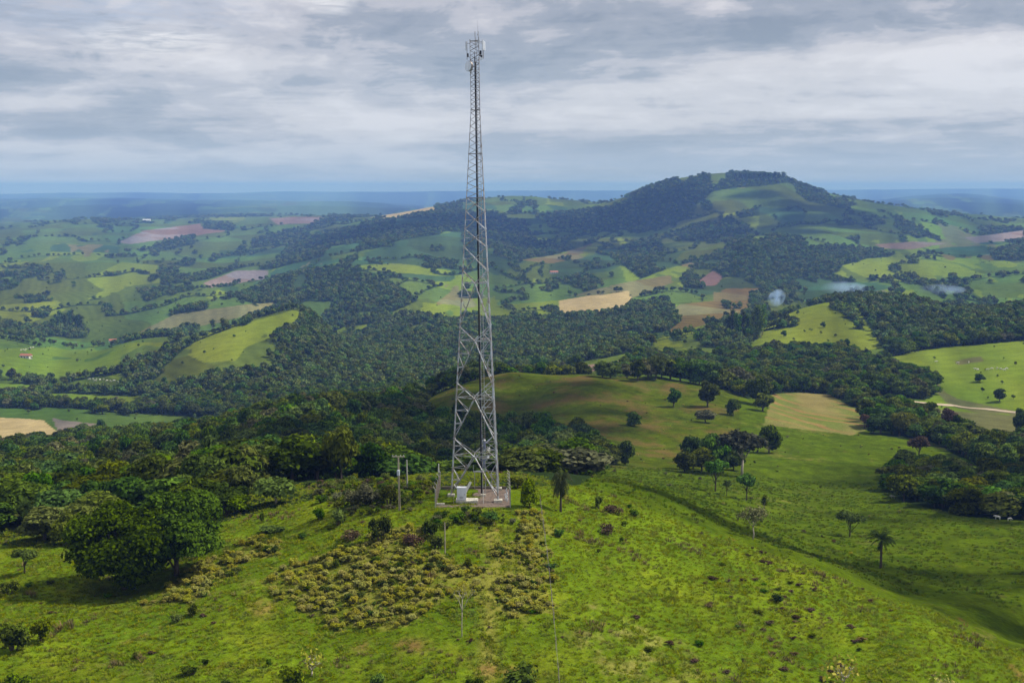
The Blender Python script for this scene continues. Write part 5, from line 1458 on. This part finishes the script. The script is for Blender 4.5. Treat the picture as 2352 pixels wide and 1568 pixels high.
GP = np.concatenate([GP, SG]); pk = np.concatenate([pk, 5 + r2.choice(2, len(SG))]); s = np.concatenate([s, s2]); r = r2
scatter('grass', GP, np.stack([s, s, s * (.7 + .5 * r.rand(len(GP)))], 1), pk, TU, 'tufted yellow-green pasture grass over the tower hill', 'grass', 25)
# brown clods and dry tussocks, thickest along the right ridge
CP = fore_pts(2600, 26); cx, cy = pix(CP[:, 0], CP[:, 1], CP[:, 2])
rid = np.exp(-((cx - 1780 - .55 * (cy - 1380)) / 190) ** 2) * (cy > 1230) + .10
CP = CP[(near_side(CP[:, 0], CP[:, 1]) > .3) & (r.rand(len(CP)) < rid * .95) & (fbm(CP[:, 0] / 3, CP[:, 1] / 3, 3) > -.15)]
s = .16 + .55 * r.rand(len(CP)) ** 2.2
CL = [joined(bush_kind(121 + i, F_DRY if i < 2 else F_DRYGRASS, 6, 200, .12), 'dry_tussock') for i in range(3)] + [bj[0]]
scatter('dry_tussocks', CP, np.stack([s * 1.3, s, s * .6], 1), r.choice(4, len(CP), p=[.3, .3, .25, .15]), CL, 'brown dry tussocks speckling the right ridge of the tower hill', 'tussocks', 27)

# ------------------------------------------------------------------ cattle
def cow_mesh(graze):
    hz, nz = (.35, .85) if graze else (1.22, 1.28)
    n = [((0, 0, 1.08), .34, .36), ((.55, 0, 1.14), .29, .33), ((-.7, 0, 1.14), .28, .30), ((.92, 0, (nz + 1.15) / 2 + .05), .17), ((1.2, 0, nz if not graze else .75), .12), ((1.46, 0, hz - .12 if not graze else .38), .085),
         ((.52, 0, 1.46), .13),
         ((.55, .17, .74), .11), ((.57, .17, .42), .062), ((.55, .17, .05), .06), ((.55, -.17, .74), .11), ((.57, -.17, .42), .062), ((.55, -.17, .05), .06),
         ((-.62, .18, .74), .14), ((-.84, .17, .44), .065), ((-.78, .17, .05), .06), ((-.62, -.18, .74), .14), ((-.84, -.17, .44), .065), ((-.78, -.17, .05), .06),
         ((-1.0, 0, 1.15), .05), ((-1.06, 0, .55), .03), ((1.16, .2, nz + .05 if not graze else .86), .035), ((1.16, -.2, nz + .05 if not graze else .86), .035)]
    e = [(0, 1), (0, 2), (1, 3), (3, 4), (4, 5), (1, 6), (1, 7), (7, 8), (8, 9), (1, 10), (10, 11), (11, 12), (2, 13), (13, 14), (14, 15), (2, 16), (16, 17), (17, 18), (2, 19), (19, 20), (4, 21), (4, 22)]
    me = skinned(n, e, 1); me.materials.clear(); me.materials.append(M_COW); me.name = 'cow'
    me.polygons.foreach_set('use_smooth', [True] * len(me.polygons))
    return me
COWS = [cow_mesh(False), cow_mesh(True)]
def cow(px, py, i, label, group=None, rz=None, sc=1.0):
    p = G(px, py); o = link(bpy.data.objects.new('cow', COWS[i % 2])); o.location = p; o.rotation_euler = (0, 0, ROT.uniform(0, 6.28) if rz is None else rz); o.scale = (sc,) * 3
    tag(o, label, 'cow', group)
cow(2050, 1144, 0, 'white cow standing left of the shaded grove on the right slope', None, 2.9, .6)
cow(2291, 1193, 0, 'white cow at the far right edge below the grove, the larger of two', None, 2.6, .72)
cow(2319, 1196, 1, 'white cow grazing just right of the larger white cow', None, .2, .58)
for i, (px, py) in enumerate(((2268, 851), (2278, 849), (2290, 848), (2299, 850), (2307, 852), (2312, 849), (2240, 850), (2246, 851), (2150, 833), (2225, 834), (2200, 836))):
    cow(px, py, i, 'tiny white cow in the herd on the bright green right hill', 'herd on the right hill', None, 1.1)
for i, (px, py) in enumerate(((48, 806), (54, 805), (60, 804), (66, 803), (70, 801), (76, 800), (57, 807))):
    cow(px, py, i, 'tiny white cow in the herd on top of the bright left hill', 'herd on the left hilltop', None, 1.3)
for i, (px, py) in enumerate(((205, 873), (213, 872), (222, 873), (230, 874), (238, 873), (246, 876), (254, 877), (262, 876), (270, 879), (218, 876))):
    cow(px, py, i, 'tiny white cow in the line by the trees below the bright left hill', 'herd below the left hill', None, 1.2)

# ------------------------------------------------------------------ far farm buildings
def house(px, py, L_, W_, H_, wall, roof, label, rz, d0=1000.0):
    p = G(px, py, d0); e = empty('farm_house', p, label, 'house', None, rz)
    mb = MB(); mb.box((0, 0, H_ / 2 - .5), (L_, W_, H_ + 1)); wl = mb.build('wall', wall, e)
    mb = MB(); hw = W_ / 2 + .5; hl = L_ / 2 + .5; rh = W_ * .28
    mb.add([(-hl, -hw, H_), (hl, -hw, H_), (hl, 0, H_ + rh), (-hl, 0, H_ + rh), (-hl, hw, H_), (hl, hw, H_), (-hl, -hw, H_ - .2), (hl, -hw, H_ - .2), (-hl, hw, H_ - .2), (hl, hw, H_ - .2)],
           [(0, 1, 2, 3), (3, 2, 5, 4), (6, 7, 1, 0), (4, 5, 9, 8), (0, 3, 4), (1, 5, 2), (6, 8, 9, 7), (0, 4, 8, 6), (1, 7, 9, 5)])
    mb.build('roof', roof, e)
    mb = MB(); mb.box((0, -W_ / 2 - .03, 1.05), (1.0, .06, 2.1)); mb.build('door', M_BARK, e)
    for x in (-L_ * .3, L_ * .3):
        mb = MB(); mb.box((x, -W_ / 2 - .03, 1.6), (1.3, .06, 1.1)); mb.build('window', M_CABLE, e)
M_ROOFR = mat('clay_roof', (.38, .15, .09), var=.3, scale=1); M_ROOFW = mat('white_sheet_roof', (.74, .75, .76), var=.1, scale=1, rough=.5)
house(337, 508, 38, 16, 6, M_WHITE, M_ROOFW, 'long white-roofed farm shed on the far left plateau', .1, 3000)
house(259, 786, 10, 7, 3, M_WHITE, M_ROOFR, 'small red-roofed house on the bright left hill', .4)
house(60, 822, 11, 7, 3, M_CREAM, M_ROOFR, 'small tan farm building on the bright hill at far left', -.2)
house(1272, 628, 17, 9, 3.4, M_CREAM, M_ROOFR, 'red-roofed farm house in the fields right of the tower', .3, 1800)

# ------------------------------------------------------------------ unseen clouds added for shade, smoke, air
def cloud(gx, gy, alt, rx, ry, seed, label):
    """an added, unseen cloud that keeps the sun off a stretch of ground"""
    rs = np.random.RandomState(seed); t = (alt - 60 - HZ(gx, gy)) / SUN_DIR.z; c = Vector((gx + SUN_DIR.x * t, gy + SUN_DIR.y * t, alt - 60))
    n = 46; V, T = [], []; b = 0; cv, cf = ICO2
    for k in range(n):
        th = rs.uniform(0, 6.283); q = math.sqrt(rs.rand()); r = min(rx, ry) * rs.uniform(.14, .34) * (1.2 - .6 * q)
        o = np.array([math.cos(th) * q * rx, math.sin(th) * q * ry, r * .3]); j = 1 + .12 * rs.normal(size=(len(cv), 1))
        V.append(o + cv * r * np.array([1, 1, .5]) * j); T.append(cf + b); b += len(cv)
    o = link(bpy.data.objects.new('cloud', np_mesh('cloud', np.concatenate(V), tris=np.concatenate(T), mats=[M_SHADE_CLOUD]))); o.location = c
    tag(o, label, 'cloud', 'added cloud scraps shading the right slope' if 'scrap' in label else None, kind='stuff')
M_SHADE_CLOUD = mat('shade_cloud_white', (.82, .83, .86), rough=1, var=.05, scale=.02, spec=0)
cloud(-25, 600, 520, 85, 130, 201, 'added unseen cloud shading the knoll and its woods')
cloud(30, 232, 225, 20, 13, 202, 'added unseen cloud scrap shading the slope right of the tower hill')
cloud(46, 224, 225, 20, 14, 208, 'added unseen cloud scrap shading the slope right of the tower hill')
cloud(60, 208, 225, 20, 13, 209, 'added unseen cloud scrap shading the slope right of the tower hill')
cloud(68, 188, 225, 18, 11, 210, 'added unseen cloud scrap shading the slope right of the tower hill')
cloud(80, 230, 225, 26, 14, 211, 'added unseen cloud scrap shading the slope right of the tower hill')
cloud(108, 330, 225, 34, 16, 212, 'added unseen cloud scrap shading the slope right of the tower hill')
cloud(172, 430, 480, 72, 56, 206, 'added unseen cloud shading the grove at right')
cloud(-60, 400, 500, 60, 85, 203, 'added unseen cloud shading the left wood')
cloud(500, 4200, 1100, 650, 520, 204, 'broad added unseen cloud shading the flank of the main hill')
cloud(-60, 4700, 1200, 620, 650, 207, 'long added unseen cloud shading the far dark wood')

def smoke(px, py, wpx, hpx, dens, label, d0=900.0, lean=.35):
    p = G(px, py, d0); s = ppm(p); w = wpx / s; h = hpx / s
    cv, cf = ICO2; V = cv * np.array([w / 2, w / 2, h / 2]) ; V[:, 2] += h * .42; V[:, 0] += V[:, 2] * lean
    m = bpy.data.materials.new('smoke'); m.use_nodes = True; nt = m.node_tree; N = nt.nodes; L = nt.links; N.remove(N['Principled BSDF'])
    pv = N.new('ShaderNodeVolumePrincipled'); pv.inputs['Color'].default_value = (.55, .72, .95, 1)
    tc = N.new('ShaderNodeTexCoord'); no = N.new('ShaderNodeTexNoise'); no.inputs['Scale'].default_value = 3.2 / w; no.inputs['Detail'].default_value = 4
    L.new(tc.outputs['Object'], no.inputs['Vector'])
    gr = N.new('ShaderNodeTexGradient'); gr.gradient_type = 'SPHERICAL'; mp = N.new('ShaderNodeMapping'); mp.vector_type = 'POINT'
    mp.inputs['Location'].default_value = (-lean * .9, 0, -.84); mp.inputs['Scale'].default_value = (1.9 / w, 1.9 / w, 1.9 / h)
    L.new(tc.outputs['Object'], mp.inputs[0]); L.new(mp.outputs[0], gr.inputs[0])
    mr = N.new('ShaderNodeMapRange'); L.new(no.outputs['Fac'], mr.inputs['Value']); mr.inputs['From Min'].default_value = .38; mr.inputs['From Max'].default_value = .68
    mu = N.new('ShaderNodeMath'); mu.operation = 'MULTIPLY'; L.new(mr.outputs[0], mu.inputs[0]); L.new(gr.outputs['Fac'], mu.inputs[1])
    m2 = N.new('ShaderNodeMath'); m2.operation = 'MULTIPLY'; L.new(mu.outputs[0], m2.inputs[0]); m2.inputs[1].default_value = dens / w
    L.new(m2.outputs[0], pv.inputs['Density']); L.new(pv.outputs[0], N['Material Output'].inputs['Volume'])
    o = link(bpy.data.objects.new('smoke', np_mesh('smoke', V, tris=cf, mats=[m]))); o.location = p
    tag(o, label, 'smoke', kind='stuff')
smoke(1776, 704, 44, 46, 8.5, 'pale smoke puff rising behind the eucalyptus stand')
smoke(1925, 676, 130, 34, 4.2, 'thin bluish smoke drifting over the ridge wood', 1750)
smoke(2150, 676, 130, 26, 3.0, 'faint smoke veil low in the right valley', 1750)

def haze():
    mb = MB(); z0, z1 = Z_LOW - 1.5, 104.0
    mb.box((0, 16900, (z0 + z1) / 2), (46000, 34200, z1 - z0))
    m = bpy.data.materials.new('blue_haze'); m.use_nodes = True; N = m.node_tree.nodes; N.remove(N['Principled BSDF'])
    pv = N.new('ShaderNodeVolumePrincipled'); pv.inputs['Color'].default_value = (.22, .395, .93, 1); pv.inputs['Density'].default_value = 8.2e-5; pv.inputs['Absorption Color'].default_value = (.25, .35, .5, 1)
    pv.inputs['Anisotropy'].default_value = 0.0
    m.node_tree.links.new(pv.outputs[0], N['Material Output'].inputs['Volume'])
    o = mb.build('haze', m); tag(o, 'thin blue haze filling the valley air', 'haze', kind='stuff')
haze()
